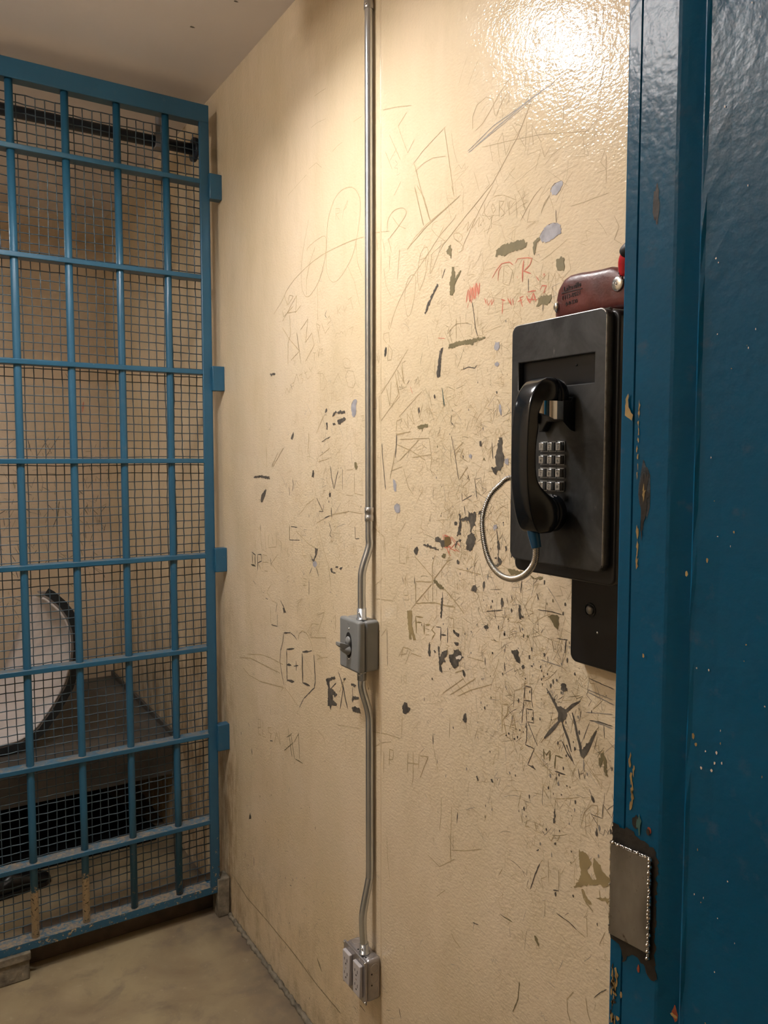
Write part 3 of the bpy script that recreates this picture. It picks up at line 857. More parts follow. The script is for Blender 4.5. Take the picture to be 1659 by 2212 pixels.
k 0 10134 12335 10092 12354 10090 12275 10127 12276
k 0 10318 12093 10260 12137 10230 12093 10288 12050
k 0 9851 12211 9810 12239 9809 12191 9844 12163
k 0 10074 12159 10032 12189 10022 12141
k 16 9664 12418 9648 12305
k 16 9715 12290 9673 12222
S 15 9825 12324 9345 12317
k 21 14497 10538 14466 10512
k 0 14170 10318 14098 10422 13978 10448 13948 10362 13830 10354 13948 10244 14067 10167 14158 10202
s 15 14169 10131 14199 9645
k 23 14217 9622 14217 9571
s 15 15415 9361 14815 9490 14247 9561
s 14 15347 9020 15077 9196 14622 9375
k 16 15144 9264 15104 9194
k 15 13798 9735 13739 9693
k 0 12009 10654 11923 10799 11885 10795 11874 10632 11960 10607
k 17 11891 10913 11876 10872
k 23 13011 10043 12930 10051
k 27 13006 10028 12999 9821
s 14 12999 9821 12818 9304
k 18 12846 9550 12846 9470
s 18 14945 9024 14958 8520
s 18 14718 9169 14527 9196 14558 8976 14750 8912
s 18 14686 9179 14717 8781
s 17 13944 9351 13972 8866
s 19 13943 9114 13535 9220
s 19 13738 9419 13735 8849 13793 8676
s 18 13507 9461 13534 9120
s 18 13479 9421 13171 9506 13476 8941
s 14 12414 10583 12435 10126
s 16 12674 10995 11979 11477
s 16 12418 11031 11604 11569
s 15 12169 11066 11787 11286 11111 11574
s 14 12271 11345 11880 11142
s 14 12076 11514 11692 11251
k 20 10226 11768 10052 11785
k 20 10214 11758 10241 11520
k 18 10052 11785 10047 11544
k 20 10249 11504 10040 11541
k 20 10241 11506 10292 11068
k 15 10040 11541 10007 11421
k 17 10180 11373 10164 11133
k 17 10180 11368 10006 11394
k 17 10006 11394 9983 11164
k 17 10156 11140 9971 11167
k 18 10164 11133 10158 10835 10187 10716 9955 10714
k 17 10136 11141 9881 10787
k 17 9955 10714 10122 10376 9910 10359
s 14 9954 10655 9725 10517 9467 10395
k 0 10033 10385 9987 10406 9910 10359 9967 10353
s 24 10828 11278 10819 10742
s 24 10828 11278 10661 11310 10679 11150 10802 10974
s 24 10781 10980 10671 10675
s 20 10515 11169 10612 10861
s 20 10515 11169 10428 10861
s 19 10573 10957 10451 10993
k 0 9439 11578 9345 11651 9282 11635 9213 11628 9194 11570 9209 11463 9294 11374 9399 11382 9391 11488
k 52 9687 11872 9568 11738 9458 11638 9366 11495
k 49 8897 11849 9061 11729 9212 11590 9313 11459
k 65 9330 11428 9468 11258 9591 11116 9716 10977
k 58 9312 11408 9239 11275 9160 11145 9077 10942
k 57 9068 11605 9005 11472 8950 11286 8879 11107 8832 10934
k 55 8542 11465 8623 11288 8700 11115 8793 10954
k 0 8912 11096 8845 11043 8766 11168 8686 11238 8663 11189 8730 11030 8809 10917 8866 10948
k 29 9287 11054 9197 10928 9057 10795
k 21 9199 11030 9005 10749
k 21 8920 10715 8876 10553
S 28 8809 10904 8788 10711
o 37 9731 10781 9709 10602
o 30 9730 10755 9655 10700 9584 10802
o 37 9566 10808 9581 10619
o 36 9439 10771 9452 10531
o 36 9439 10766 9263 10778
k 36 9451 10492 9205 10513
s 13 8792 10910 8594 10753 8432 10590
k 17 8659 10768 8642 10737
k 14 8641 10687 8624 10663
o 0 8488 10963 8445 11100 8385 11192 8319 11020 8332 10918 8283 10802 8344 10793 8378 10927 8397 11042 8455 10900
k 0 9342 12003 9291 12050 9222 12046 9227 11956 9271 11912 9341 11935
k 14 9350 11886 9329 11871
S 14 9167 12667 8833 12613
S 17 8754 12040 8192 11972
S 14 8755 12077 8224 12046
k 14 8728 12268 8443 12241 8198 12219
k 17 8695 11587 8489 11623 8213 11632
S 21 8615 11598 8212 11596
S 14 8779 11699 8218 11821
k 14 8395 11602 8375 11390
s 15 9807 10864 9698 11004
k 11 8684 10472 8617 10372
k 0 8633 10379 8591 10370 8551 10298 8566 10272 8615 10311
s 11 8816 10525 8683 10423
s 10 9423 10016 9042 10174 8876 10250
k 14 9010 10250 8993 10231
s 10 9423 10016 9438 9852
k 0 9460 9711 9438 9852 9410 9731 9432 9590 9464 9577
s 10 8832 9784 8771 10037 8613 10224 8487 10261 8493 9899
k 0 8515 9890 8483 9878 8490 9751 8522 9762
k 14 8636 9815 8624 9757
k 18 8859 9799 8838 9756
k 18 8511 9712 8504 9683
k 11 8456 9666 8451 9594
s 17 10282 9411 10239 9261
s 15 10123 9364 10160 9238 10043 9259
s 15 9930 9415 9889 9295
k 15 9813 9299 9738 9290
k 13 9739 9330 9663 9281
s 15 9589 9285 9515 9237 9446 9373 9372 9298 9304 9432
k 0 9436 9244 9389 9269 9399 9220 9435 9210
k 17 10574 8611 10561 8588
k 16 10585 8535 10568 8513
k 0 9882 8915 9826 8959 9799 8957 9851 8907
k 0 11565 9651 11524 9681 11486 9590 11522 9577
k 0 11128 9748 11084 9778 11040 9721 11074 9703
k 20 11463 9583 11449 9559
k 20 11447 10093 11401 10079
k 16 10681 10021 10639 10013
k 17 11833 9207 11808 9155
k 17 11760 9082 11736 9061
k 22 11795 8895 11757 8891
k 26 12144 8702 12166 8475
s 16 12707 8799 12704 8448 12754 8074
s 14 12707 8799 12696 8644
s 13 12345 8748 12385 7656
s 16 12289 8173 12286 7891
s 13 12336 7837 11939 7996 11376 8274
s 15 14814 7072 14781 6547 14683 6125
k 18 12610 9661 12584 9638
s 14 13184 7365 12748 7299 12233 7693
s 12 10289 9798 10364 9490
k 22 9783 8714 9892 8471 10014 8137
s 12 9710 8815 9783 8714
k 19 9454 8395 9318 8448
k 17 9326 8471 9310 8425
s 11 9326 8816 9319 8474
s 11 9581 8886 9554 8468
s 13 10757 8183 10882 7979
k 11 9142 10007 9124 9988
O 0 8862 9389 8838 9348 8723 9386 8656 9327 8590 9282 8636 9185 8684 9112 8583 9007 8488 9028 8558 9271 8544 9378 8463 9339 8400 9318 8366 9234 8303 9214 8209 9160 8237 9048 8344 8971 8392 8998 8517 8938 8677 8861 8840 8744 9042 8640 8925 8743 8859 8826 8944 8850 8860 8851 8814 9027 8857 9161
O 0 8806 8722 8767 8754 8723 8712 8673 8660 8573 8582 8670 8559 8771 8637
O 0 8496 8725 8386 8792 8202 8871 8201 8834 8260 8743 8292 8789 8385 8742
O 20 8420 8887 8402 8772
k 14 8834 8493 8817 8450
O 21 8771 8615 8670 8537 8538 8477
k 17 9363 8028 9062 8025 8890 7985
s 13 8890 7985 8688 7951
o 0 9897 7337 9851 7362 9754 7249 9772 7198 9849 7252
k 16 10828 7262 10615 7270
o 24 10699 7270 10469 7288
k 20 11635 6672 11457 6725
k 16 11481 6422 11462 6395
s 21 12344 6082 12215 5991 12014 5942
s 16 10598 6244 10513 6235
o 18 10266 6265 10301 5913 10439 5580
s 11 9061 6408 9084 6661 8933 6886
s 11 8988 6278 9062 6461
k 14 8487 7053 8378 7196 8224 7352
s 10 8665 6970 8626 6735 8540 6582
k 23 14293 3243 14198 3051
s 18 13188 3763 13075 3665
s 16 11423 4945 11352 4805
s 16 11149 5057 11057 4978
s 14 12849 6602 12533 6903
s 10 9640 8131 9633 7808
s 10 8681 8327 8656 7981
k 12 8374 8297 8342 8277
s 9 8398 7995 8279 8285
k 11 8981 7503 8947 7504
s 10 12390 8166 12359 7577
"""
BACK = """
k 20 6473 16786 5917 15868
k 20 6257 16669 6601 15984
k 20 6970 16861 6341 15869
k 30 5520 16660 5629 16095
R 100 8158 18604 8101 18091
o 40 6882 13621 6771 12740
o 40 8251 13392 8087 13160 8237 12870
o 30 8471 13147 8737 12850
k 30 6728 12742 6542 12285
s 20 5977 14268 6078 14105
s 20 8579 12904 8681 12422
k 25 7366 12010 7636 11286 7735 10806
o 25 7608 10220 7749 9614
s 25 5311 9468 5523 9519
s 25 6366 9024 6679 8523
S 50 6563 8298 7209 7756
o 30 9432 19785 9490 19316
o 40 9300 19071 9525 18844
s 20 7253 9417 7426 9212
s 15 6006 15298 6135 14609
"""
CORD = [(0.7625, 0.8188, 1.456), (0.775, 0.8347, 1.4305), (0.787, 0.8661, 1.4074), (0.8, 0.9095, 1.3929), (0.812, 0.9542, 1.3935), (0.822, 0.9918, 1.4093), (0.832, 1.0188, 1.4391), (0.842, 1.0353, 1.4765), (0.85, 1.0284, 1.512), (0.857, 1.0094, 1.5336), (0.862, 0.9874, 1.5464), (0.868, 0.92, 1.545)]
XW, YC, YB, ZC = .93, 2.50, 4.19, 2.772
XL, YF = -.95, -1.7
STR = dict(s='scratch', S='scratch_grey', k='bare_dark', o='olive_primer', O='tan_primer', Q='brown_primer', g='patch_grey', r='red_ink', R='red_ink_pale', K='teal_speck', w='bright_chip')
def ribbon(mb, pts, w, to3, off, mi, rng, jit=.35, taper=True):
    # a scratch: a narrow strip of bared paint following the points, uneven in width
    dense = []
    for i in range(len(pts) - 1):
        (a, b), (c, d) = pts[i], pts[i + 1]; L = math.hypot(c - a, d - b); k = max(1, int(L / max(w * 2.2, .004)))
        for j in range(k):
            t = j / k; dense.append((a + (c - a) * t + rng.uniform(-.12, .12) * w, b + (d - b) * t + rng.uniform(-.12, .12) * w))
    dense.append(pts[-1]); n = len(dense)
    if n < 2: return
    vs = []
    for i, (a, b) in enumerate(dense):
        p = dense[max(i - 1, 0)]; q = dense[min(i + 1, n - 1)]
        dx, dy = q[0] - p[0], q[1] - p[1]; L = math.hypot(dx, dy) or 1e-6
        e = .35 if taper and i in (0, n - 1) else 1
        h1 = w / 2 * e * (1 + rng.uniform(-jit, jit)); h2 = w / 2 * e * (1 + rng.uniform(-jit, jit))
        vs += [to3(a - dy / L * h1, b + dx / L * h1, off), to3(a + dy / L * h2, b - dx / L * h2, off)]
    mb.add(vs, [(2 * i, 2 * i + 1, 2 * i + 3, 2 * i + 2) for i in range(n - 1)], mi)
def chip(mb, pts, to3, off, mi, rng, rough=.0017):
    out = []; n = len(pts)
    for i in range(n):
        (a, b), (c, d) = pts[i], pts[(i + 1) % n]; L = math.hypot(c - a, d - b); k = max(1, int(L / .0028))
        for j in range(k):
            t = j / k; s_ = rough if j else rough * .3
            out.append((a + (c - a) * t + rng.uniform(-s_, s_), b + (d - b) * t + rng.uniform(-s_, s_)))
    mb.add([to3(a, b, off) for a, b in out], [tuple(range(len(out)))], mi)
keys = list(STR)
def mark_mats(first): return [first] + [STR[k] for k in keys] + ['scratch_light']
rng = random.Random(11)
on_right = lambda a, b, off: (XW - off, a, b)
wall = MB()
wall.add([(XW, YF, 0), (XW, YB, 0), (XW, YB, ZC), (XW, YF, ZC)], [(0, 1, 2, 3)], 0)
# weld bead running down the steel wall panels beside the conduit
bead = [(XW + .0012 , 1.508, z_ / 40) for z_ in range(0, int(ZC * 40) + 1)]
wall.tube(bead, [.0028 + rng.uniform(-.0004, .0004) for _ in bead], 8, 0, False)
layer = 0
for ln in WALL.strip().split('\n'):
    p = ln.split(); mi = 1 + keys.index(p[0]); w = int(p[1]) / 1e4
    c = [int(q) / 1e4 for q in p[2:]]; pts = list(zip(c[::2], c[1::2])); layer += 1
    off = .00025 + (layer % 40) * .000006
    if w and len(pts) >= 8 and p[0] in 'srS': pts = [(v_.x, v_.y) for v_ in smooth_path([(a, b, 0) for a, b in pts], 5)]
    if w == 0: chip(wall, pts, on_right, off + .0002, mi, rng)
    else: ribbon(wall, pts, w, on_right, off, mi, rng)
# the countless fine scratches where people stood at the telephone
def scatter(n, cy, cz, sy, sz, lmin, lmax, mats, wmin=.0004, wmax=.00095, vert=.5, glyph=.3):
    for _ in range(n):
        y = rng.gauss(cy, sy); z = rng.gauss(cz, sz)
        if not (.5 < y < 2.45 and .05 < z < 2.6): continue
        L = rng.uniform(lmin, lmax); a = R(90) + rng.gauss(0, R(35)) if rng.random() < vert else rng.uniform(0, math.pi)
        mi = 1 + keys.index(rng.choice(mats)) if rng.random() < .45 else len(keys) + 1
        pts = [(y, z)]
        k = rng.choice((3, 4, 5)) if rng.random() < glyph else 1
        if k == 1:
            b = rng.uniform(-.25, .25); pts = [(y + L * t * math.cos(a + b * t), z + L * t * math.sin(a + b * t)) for t in (0, .35, .7, 1)]
        else:
            sg = rng.choice((-1, 1))
            for _k in range(k): sg = -sg; a += sg * rng.uniform(1.2, 2.8); pts.append((pts[-1][0] + L * .5 * math.cos(a), pts[-1][1] + L * .5 * math.sin(a)))
        ribbon(wall, pts, rng.uniform(wmin, wmax), on_right, .0002, mi, rng, .4)
scatter(900, 1.12, 1.45, .14, .20, .008, .045, 'sssSo')
scatter(360, 1.05, 1.22, .13, .13, .008, .04, 'ssSko')
scatter(300, .93, 1.12, .12, .12, .008, .05, 'sSSko')
scatter(200, 1.00, .92, .16, .12, .006, .035, 'sSsk')
scatter(260, 1.30, 1.62, .12, .18, .008, .04, 'sso')
scatter(380, 1.75, 1.48, .14, .18, .008, .05, 'sssS')
scatter(260, 1.95, 1.30, .16, .22, .008, .04, 'ssso')
scatter(160, 1.05, .55, .22, .20, .006, .03, 'sS', vert=.8, glyph=.05)
scatter(220, 2.05, .45, .22, .25, .006, .035, 'sSk', vert=.8, glyph=.05)
scatter(260, 1.85, .20, .28, .09, .006, .03, 'sSko', vert=.3, glyph=.05)
scatter(120, 1.05, 2.0, .12, .12, .01, .07, 'ss', glyph=.4)
for zc_ in (2.452, 1.838, 1.238, .632): ribbon(wall, [(2.486, zc_ - .045), (2.4855, zc_ + .05)], .0022, on_right, .0003, 1 + keys.index('w'), rng)
def specks(n, cy, cz, sy, sz, r0, r1, mats):
    for _ in range(n):
        y = rng.gauss(cy, sy); z = rng.gauss(cz, sz); r_ = rng.uniform(r0, r1)
        if not (.5 < y < 2.45 and .05 < z < 2.6): continue
        k = rng.randint(5, 8); st = rng.uniform(1, 2.6)
        wall.add([(XW - .0004, y + r_ * rng.uniform(.5, 1.1) * math.cos(6.283 * i / k), z + st * r_ * rng.uniform(.5, 1.1) * math.sin(6.283 * i / k)) for i in range(k)], [tuple(range(k))], 1 + keys.index(rng.choice(mats)))
specks(170, 1.02, 1.25, .15, .16, .0007, .0028, 'kkkoS')
specks(90, .92, 1.08, .10, .10, .0007, .003, 'kkS')
specks(80, 1.12, 1.55, .12, .14, .0006, .002, 'kSo')
specks(60, 1.80, 1.40, .14, .16, .0007, .002, 'kSo')
specks(70, 2.1, .40, .16, .2, .0007, .0025, 'kSo')
tag(wall.build('wall_right', mark_mats('cream_paint'), recalc=False), kind='structure')

back = MB(); back.add([(XL, YB, 0), (XW, YB, 0), (XW, YB, ZC), (XL, YB, ZC)], [(0, 1, 2, 3)], 0)
on_back = lambda a, b, off: (a, YB - off, b)
for ln in BACK.strip().split('\n'):
    p = ln.split(); c = [int(q) / 1e4 for q in p[2:]]
    ribbon(back, list(zip(c[::2], c[1::2])), int(p[1]) / 1e4, on_back, .0006, 1 + keys.index(p[0]), rng)
for _ in range(260):
    x, z = rng.uniform(.3, .93), rng.gauss(1.25, .25); a = rng.gauss(R(90), R(40)); L = rng.uniform(.01, .06)
    ribbon(back, [(x, z), (x + L * math.cos(a), z + L * math.sin(a))], rng.uniform(.001, .003), on_back, .0004, 1 + keys.index(rng.choice('sSsko')), rng)
tag(back.build('wall_back', mark_mats('cell_paint'), recalc=False), kind='structure')
tag(MB().add([(XL, YF, 0), (XL, YB, 0), (XL, YB, ZC), (XL, YF, ZC)], [(0, 3, 2, 1)]).build('wall_left', 'cream_paint', recalc=False), kind='structure')
tag(MB().add([(XL, YF, 0), (XW, YF, 0), (XW, YF, ZC), (XL, YF, ZC)], [(0, 3, 2, 1)]).build('wall_front', 'cream_paint', recalc=False), kind='structure')
fl = MB().add([(XL, YF, 0), (XW, YF, 0), (XW, YB, 0), (XL, YB, 0)], [(0, 1, 2, 3)])
tag(fl.build('floor', 'concrete', recalc=False), kind='structure')
ce = MB().add([(XL, YF, ZC), (XW, YF, ZC), (XW, YB, ZC), (XL, YB, ZC)], [(0, 3, 2, 1)])
for x, y, r_ in ((.742, 2.20, .007), (.80, 2.02, .006), (.62, 2.06, .005), (.835, 1.98, .005), (.45, 1.9, .004)):
    ce.add([(x + r_ * (1.3 - .5 * (i % 2)) * math.cos(i * 1.05), y + r_ * .6 * math.sin(i * 1.05), ZC - .0005) for i in range(6)], [tuple(range(6))], 1)
tag(ce.build('ceiling', ['ceiling_paint', 'bare_dark'], recalc=False), kind='structure')
# a narrow uneven fillet of dirt and paint where wall meets floor
b_ = MB(); pts = []
for i in range(140):
    y = 1.2 + i * .0093; pts.append((XW - .004 - abs(math.sin(i * .7)) * .003 - rng.random() * .004, y, .001))
b_.tube(pts, [.006 + rng.random() * .004 for _ in pts], 6, 0)
tag(b_.build('trim_1', 'dirty_block'), kind='structure')
# dark painted curb that the cell front stands over
tag(MB().box((.285, 2.572, 0), (XW, 2.63, .098)).box((XL, 2.572, 0), (.21, 2.63, .098)).build('trim_2', 'sill_paint', bevel=.003), kind='structure')

# ------------------------------------------------------------------ steel door jamb on the right
prof = [(.60, .4845), (.5525, .4845), (.5506, .4838), (.5500, .4825), (.5500, .4706), (.5512, .4696), (.5512, .4688), (.5492, .4678), (.5490, .432), (.5495, .4290), (.5512, .4235), (.5535, .4170), (.5555, .4115), (.5560, .4085),
        (.5540, .4062), (.5490, .4058), (.5468, .4050), (.5462, .4035), (.5472, .400), (.5480, .380), (.5480, -.40), (.60, -.40)]
NZ = 90
jb = MB(); n = len(prof); rr = random.Random(3); vs = []
for k in range(NZ + 1):
    z = ZC * k / NZ; j = [rr.uniform(-.0006, .0006) for _ in range(n)]
    for i, (x, y) in enumerate(prof):
        e = j[i] if 13 < i < 19 else j[i] * .15
        vs.append((x + e, y + e * .6, z))
fs = []; mi = []
for k in range(NZ):
    for i in range(n - 1):
        fs.append((k * n + i, k * n + i + 1, (k + 1) * n + i + 1, (k + 1) * n + i))
jb.add(vs, fs, 0, False)
on_jamb = lambda a, b, off: (.5492 - off, a, b)
def jchip(pts, mi, off=.0004, rough=.0006): chip(jb, pts, on_jamb, off, mi, rr, rough)
def blot(y, z, ry, rz, mi, k=18, off=.0004, wob=.35):
    jb.add([on_jamb(y + ry * (1 + rr.uniform(-wob, wob)) * math.cos(6.283 * i / k), z + rz * (1 + rr.uniform(-wob, wob)) * math.sin(6.283 * i / k), off) for i in range(k)], [tuple(range(k))], mi)
blot(.4500, 1.792, .0030, .0150, 2, off=.0003)
blot(.4555, 1.548, .0055, .026, 4, off=.0003)
blot(.4555, 1.548, .0040, .020, 2, off=.0005, wob=.5); blot(.4555, 1.549, .0014, .006, 1, off=.0008, wob=.6); blot(.4575, 1.520, .0010, .010, 2, off=.0006, wob=.6)
for z in [1.625 - i * .0075 for i in range(9)]: blot(.4645 - rr.random() * .002, z, .0008, .0032, rr.choice((1, 2, 1)), 8, .0006, .7)
jchip([(.478, 1.617), (.4775, 1.631), (.4745, 1.636), (.4740, 1.624), (.4690, 1.617), (.4700, 1.612)], 1, .0012)
for z, y in ((1.515, .462), (1.500, .4615), (1.487, .4618), (1.31, .4645), (1.303, .460), (1.295, .4625), (1.284, .4612), (1.276, .4605), (1.268, .4620)): blot(y, z, .0012, .0055, 1, 10, .0005, .7)
for y, z, s_ in ((.4510, 1.4075, .0010), (.399, 1.352, .0014), (.396, 1.346, .0010), (.3905, 1.328, .0008), (.387, 1.343, .0007), (.377, 1.345, .0008), (.3785, 1.336, .0009), (.381, 1.329, .0009), (.372, 1.338, .0007), (.386, 1.41, .0006), (.3905, 1.498, .0011), (.4095, 1.485, .0014)):
    blot(y, z, s_, s_ * 1.6, 5 if s_ < .001 else 1, 7, .0022, .4)
for _ in range(45): blot(.40 - abs(rr.gauss(0, .03)), rr.uniform(.95, 2.0), rr.uniform(.0003, .0007), rr.uniform(.0004, .0012), rr.choice((5, 1, 5)), 6, .0022, .4)
for _ in range(50): blot(rr.uniform(.385, .40), rr.uniform(.99, 1.045), rr.uniform(.0004, .0022), rr.uniform(.0006, .0025), rr.choice((1, 1, 5)), 8, .0022, .6)
for _ in range(90): blot(.4815 - abs(rr.gauss(0, .004)), rr.uniform(.98, 1.11), rr.uniform(.0004, .0020), rr.uniform(.001, .005), rr.choice((1, 1, 2)), 8, -.0002, .6)
for z in (1.105, 1.06): blot(.4105, z, .0022, .0065, 3, 10, .0004, .5); blot(.409, z, .0028, .002, 1, 8, .0035, .5)
blot(.4495, 1.122, .0013, .004, 3, 10, .0006)
blot(.4445, 1.062, .0009, .0022, 2, 8, .0006)
# scorched paint round the welded patch
jchip([(.4825, 1.245), (.474, 1.243), (.462, 1.246), (.450, 1.241), (.437, 1.240), (.4315, 1.232), (.4330, 1.19), (.4325, 1.14), (.430, 1.124), (.436, 1.120), (.445, 1.130), (.458, 1.131), (.468, 1.118), (.470, 1.131), (.4828, 1.134)], 2, .0005, .0016)
blot(.4560, 1.2555, .0040, .0055, 2, 12, .0006, .4); blot(.4525, 1.2545, .0022, .0070, 6, 12, .0009, .5)
blot(.4415, 1.2535, .0022, .0032, 3, 14, .0006, .1); blot(.4425, 1.2520, .0020, .0030, 2, 14, .0009, .1)
# runs of old paint on the panel
for y, z, L in ((.392, 1.938, .028), (.3825, 1.952, .03), (.369, 1.9555, .024), (.361, 1.958, .026), (.345, 1.95, .02), (.398, 1.99, .03), (.425, 1.975, .045), (.355, 1.93, .02)):
    x0 = .5478 if y < .41 else .549
    jb.tube([(x0 + .0006, y, z + L), (x0 + .0002, y, z + .006), (x0 - .0002, y, z + .001), (x0 + .0006, y, z - .001)], [.0004, .0007, .0014, .0003], 8, 0)
door = tag(jb.build('door_1', ['blue_door_paint', 'ochre_chip', 'scorched', 'rust_red', 'door_blister', 'bright_chip', 'teal_speck'], recalc=False), kind='structure')
pl = MB(); pl.prism([(.4812, 1.1395), (.4812, 1.2265), (.4385, 1.2300), (.4378, 1.1440)][::-1], 'x', .5482, .5452, 0)
plate = pl.build('patch_plate', ['bare_steel'], door, bevel=.0006)
plate['label'] = 'bare steel patch plate welded over the old latch'
wb = MB()
def weld(a, b, k, r0):
    for i in range(k):
        t = i / (k - 1); y = a[0] + (b[0] - a[0]) * t + rr.uniform(-.0004, .0004); z = a[1] + (b[1] - a[1]) * t
        r_ = r0 * rr.choice((.55, .7, .9, 1.5)); wb.dome((.5470, y, z), 'x', r_ * 1.25, r_ * 1.0 + .0022, 8, 0)
    wb.tube([(.5462, a[0] + (b[0] - a[0]) * i / 30 + rr.uniform(-.0003, .0003), a[1] + (b[1] - a[1]) * i / 30) for i in range(31)], [rr.uniform(.0005, .0010) for _ in range(31)], 6)
weld((.4815, 1.2272), (.4383, 1.2308), 15, .0011); weld((.4380, 1.2295), (.4372, 1.1400), 30, .0012); weld((.4816, 1.226), (.4816, 1.14), 12, .0006)
wb.build('weld_bead', 'weld_metal', plate)
# dark latch tab at the jamb's top edge
MB().box((.556, .4840, 1.9620), (.566, .4895, 2.06)).build('latch_tab', 'phone_body', door, bevel=.0008)

# ------------------------------------------------------------------ barred cell front with woven wire
g = thing('cell_front', 'blue steel barred cell front with woven wire mesh standing across the corner', 'cell bars', (0, YC, 0))
XR = .893; X0 = -.80
rails = [.535 - .2, .640, .935, 1.248, 1.562, 1.851, 2.156, 2.460]
rails = [.335, .636, .933, 1.246, 1.561, 1.850, 2.155, 2.457]      # heights of the lower front edges
bars = [.3105 + .1490 * k - 0 for k in range(-7, 4)]
f = MB()
f.box((X0, YC, 2.652), (XR, YC + .045, 2.706)).box((X0, YC, .088), (XR, YC + .055, .112)).box((XR - .032, YC, .112), (XR, YC + .012, 2.652)).box((XR - .010, YC + .012, .112), (XR, YC + .05, 2.652)).box((X0, YC, .112), (X0 + .032, YC + .05, 2.652))
fr = f.build('frame', ['blue_bar_paint'], g, bevel=.002)
top = MB(); top.box((X0 + .034, YC + .0015, .1118), (XR - .034, YC + .053, .1132)); top.build('frame_dust', 'dusty_blue', fr)
for z in rails:
    rb = MB(); rb.box((X0 + .02, YC + .001, z), (XR - .012, YC + .045, z + .0150), 0)
    o = rb.build('crossbar', ['blue_bar_paint', 'dusty_blue'], g, bevel=.0018)
    if z < 1.6:
        for p in o.data.polygons:
            if p.normal.z > .9: p.material_index = 1
for x in bars:
    MB().tube([(x, YC + .0205, z_) for z_ in (.1135, .5, 1., 1.5, 2., 2.66)], .0112, 20).build('bar', 'worn_bar_foot' if x < .5 else 'blue_bar_paint', g)
wm = MB(); pit = .0262; rw = .0018; yw = YC + .0505
def wire(pts, seg=4):
    P = [Vector(p) for p in pts]; k = len(P); vs = []
    for i, p in enumerate(P):
        t = (P[min(i + 1, k - 1)] - P[max(i - 1, 0)]).normalized(); u = Vector((0, 1, 0)); u = (u - t * u.dot(t)).normalized(); w = t.cross(u)
        vs += [p + (u * math.cos(a) + w * math.sin(a)) * rw for a in (R(45), R(135), R(225), R(315))]
    wm.add(vs, [(i * 4 + j, i * 4 + (j + 1) % 4, (i + 1) * 4 + (j + 1) % 4, (i + 1) * 4 + j) for i in range(k - 1) for j in range(4)], 0, True)
wr = random.Random(5)
nv = int((XR - .012 - X0 - .03) / pit); nh = int((2.655 - .114) / pit)
for i in range(nv + 1):
    x = X0 + .032 + i * pit; ph = wr.uniform(0, 6); am = wr.uniform(.0006, .0016)
    wire([(x + am * math.sin(z_ * .35 + ph) + wr.uniform(-.0005, .0005), yw + (.0016 if (i + z_) % 2 else -.0016), .114 + z_ * pit) for z_ in range(nh + 1)])
for k in range(nh + 1):
    z = .114 + k * pit; ph = wr.uniform(0, 6); am = wr.uniform(.0006, .0018)
    wire([(X0 + .032 + i * pit, yw + (-.0016 if (i + k) % 2 else .0016), z + am * math.sin(i * .33 + ph) + wr.uniform(-.0006, .0006)) for i in range(nv + 1)])
wm.build('wire_mesh', 'wire_steel', g, recalc=False)
for z, h in ((2.452, .040), (1.838, .040), (1.238, .040), (.632, .045)):
    o = MB().box((XR - .004, YC - .012, z - h), (XW - .0002, YC + .020, z + h)).build('bracket', ['blue_bar_paint'], g, bevel=.002)
    if z < 1: o['label'] = 'bracket with its blue paint chipped to tan'
MB().box((XR - .010, YC - .005, .0), (XW - .004, YC + .05, .135)).build('foot', 'dirty_block', g, bevel=.004, seg=2)
MB().box((.13, YC - .004, .0), (.288, YC + .06, .088)).box((.125, YC - .010, .062), (.292, YC + .062, .0885)).build('foot', 'dirty_block', g, bevel=.004, seg=2)
put(g)

# ------------------------------------------------------------------ inside the cell
bk = thing('steel_bunk', 'dark grey steel bunk slab against the far cell walls', 'bunk', (0, 3.12, 0))
MB().box((-.60, 3.12, .425), (XW - .001, YB - .001, .437)).build('bed_slab', 'bunk_steel', bk, bevel=.002)
MB().box((-.60, 3.118, .283), (XW - .001, 3.132, .4248)).build('front_lip', 'bunk_steel', bk, bevel=.002)
MB().box((XW - .012, 3.14, .4372), (XW - .001, YB - .002, .462)).build('side_flange', 'bunk_steel', bk, bevel=.001)
MB().box((-.60, 3.118, 0), (-.55, 3.17, .2828)).build('leg', 'bunk_steel', bk, bevel=.002)
MB().box((-.60, YB - .06, 0), (-.55, YB - .002, .4248)).build('leg', 'bunk_steel', bk, bevel=.002)
put(bk)
near = [(.14, .488), (.24, .487), (.31, .488), (.37, .497), (.425, .535), (.475, .600), (.525, .682), (.548, .755), (.556, .826), (.554, .885), (.540, .94), (.513, .985), (.475, 1.024), (.460, 1.034)]
far = [(.08, .488), (.17, .488), (.23, .492), (.28, .505), (.325, .545), (.355, .595), (.385, .645), (.408, .70), (.428, .755), (.447, .81), (.467, .86), (.487, .905), (.503, .935), (.510, .950)]
def mat_ring(i, y, dx, off):
    t = min(max((y - 3.25) / .62, 0), 1); P_ = [(p[0] + (q[0] - p[0]) * t, p[1] + (q[1] - p[1]) * t) for p, q in zip(near, far)]; dx = 0
    a = P_[max(i - 1, 0)]; b = P_[min(i + 1, len(near) - 1)]; dxx, dz = b[0] - a[0], b[1] - a[1]; L = math.hypot(dxx, dz)
    x = P_[i][0] + dz / L * off + dx; z = P_[i][1] - dxx / L * off
    return (x, y, max(z, .4385))
mt = thing('mattress', 'white quilted mattress with black underside curled up on the cell bunk', 'mattress', (.35, 3.6, .438))
ys = [3.25 + .62 * k / 8 for k in range(9)]; mm = MB(); nn = len(near)
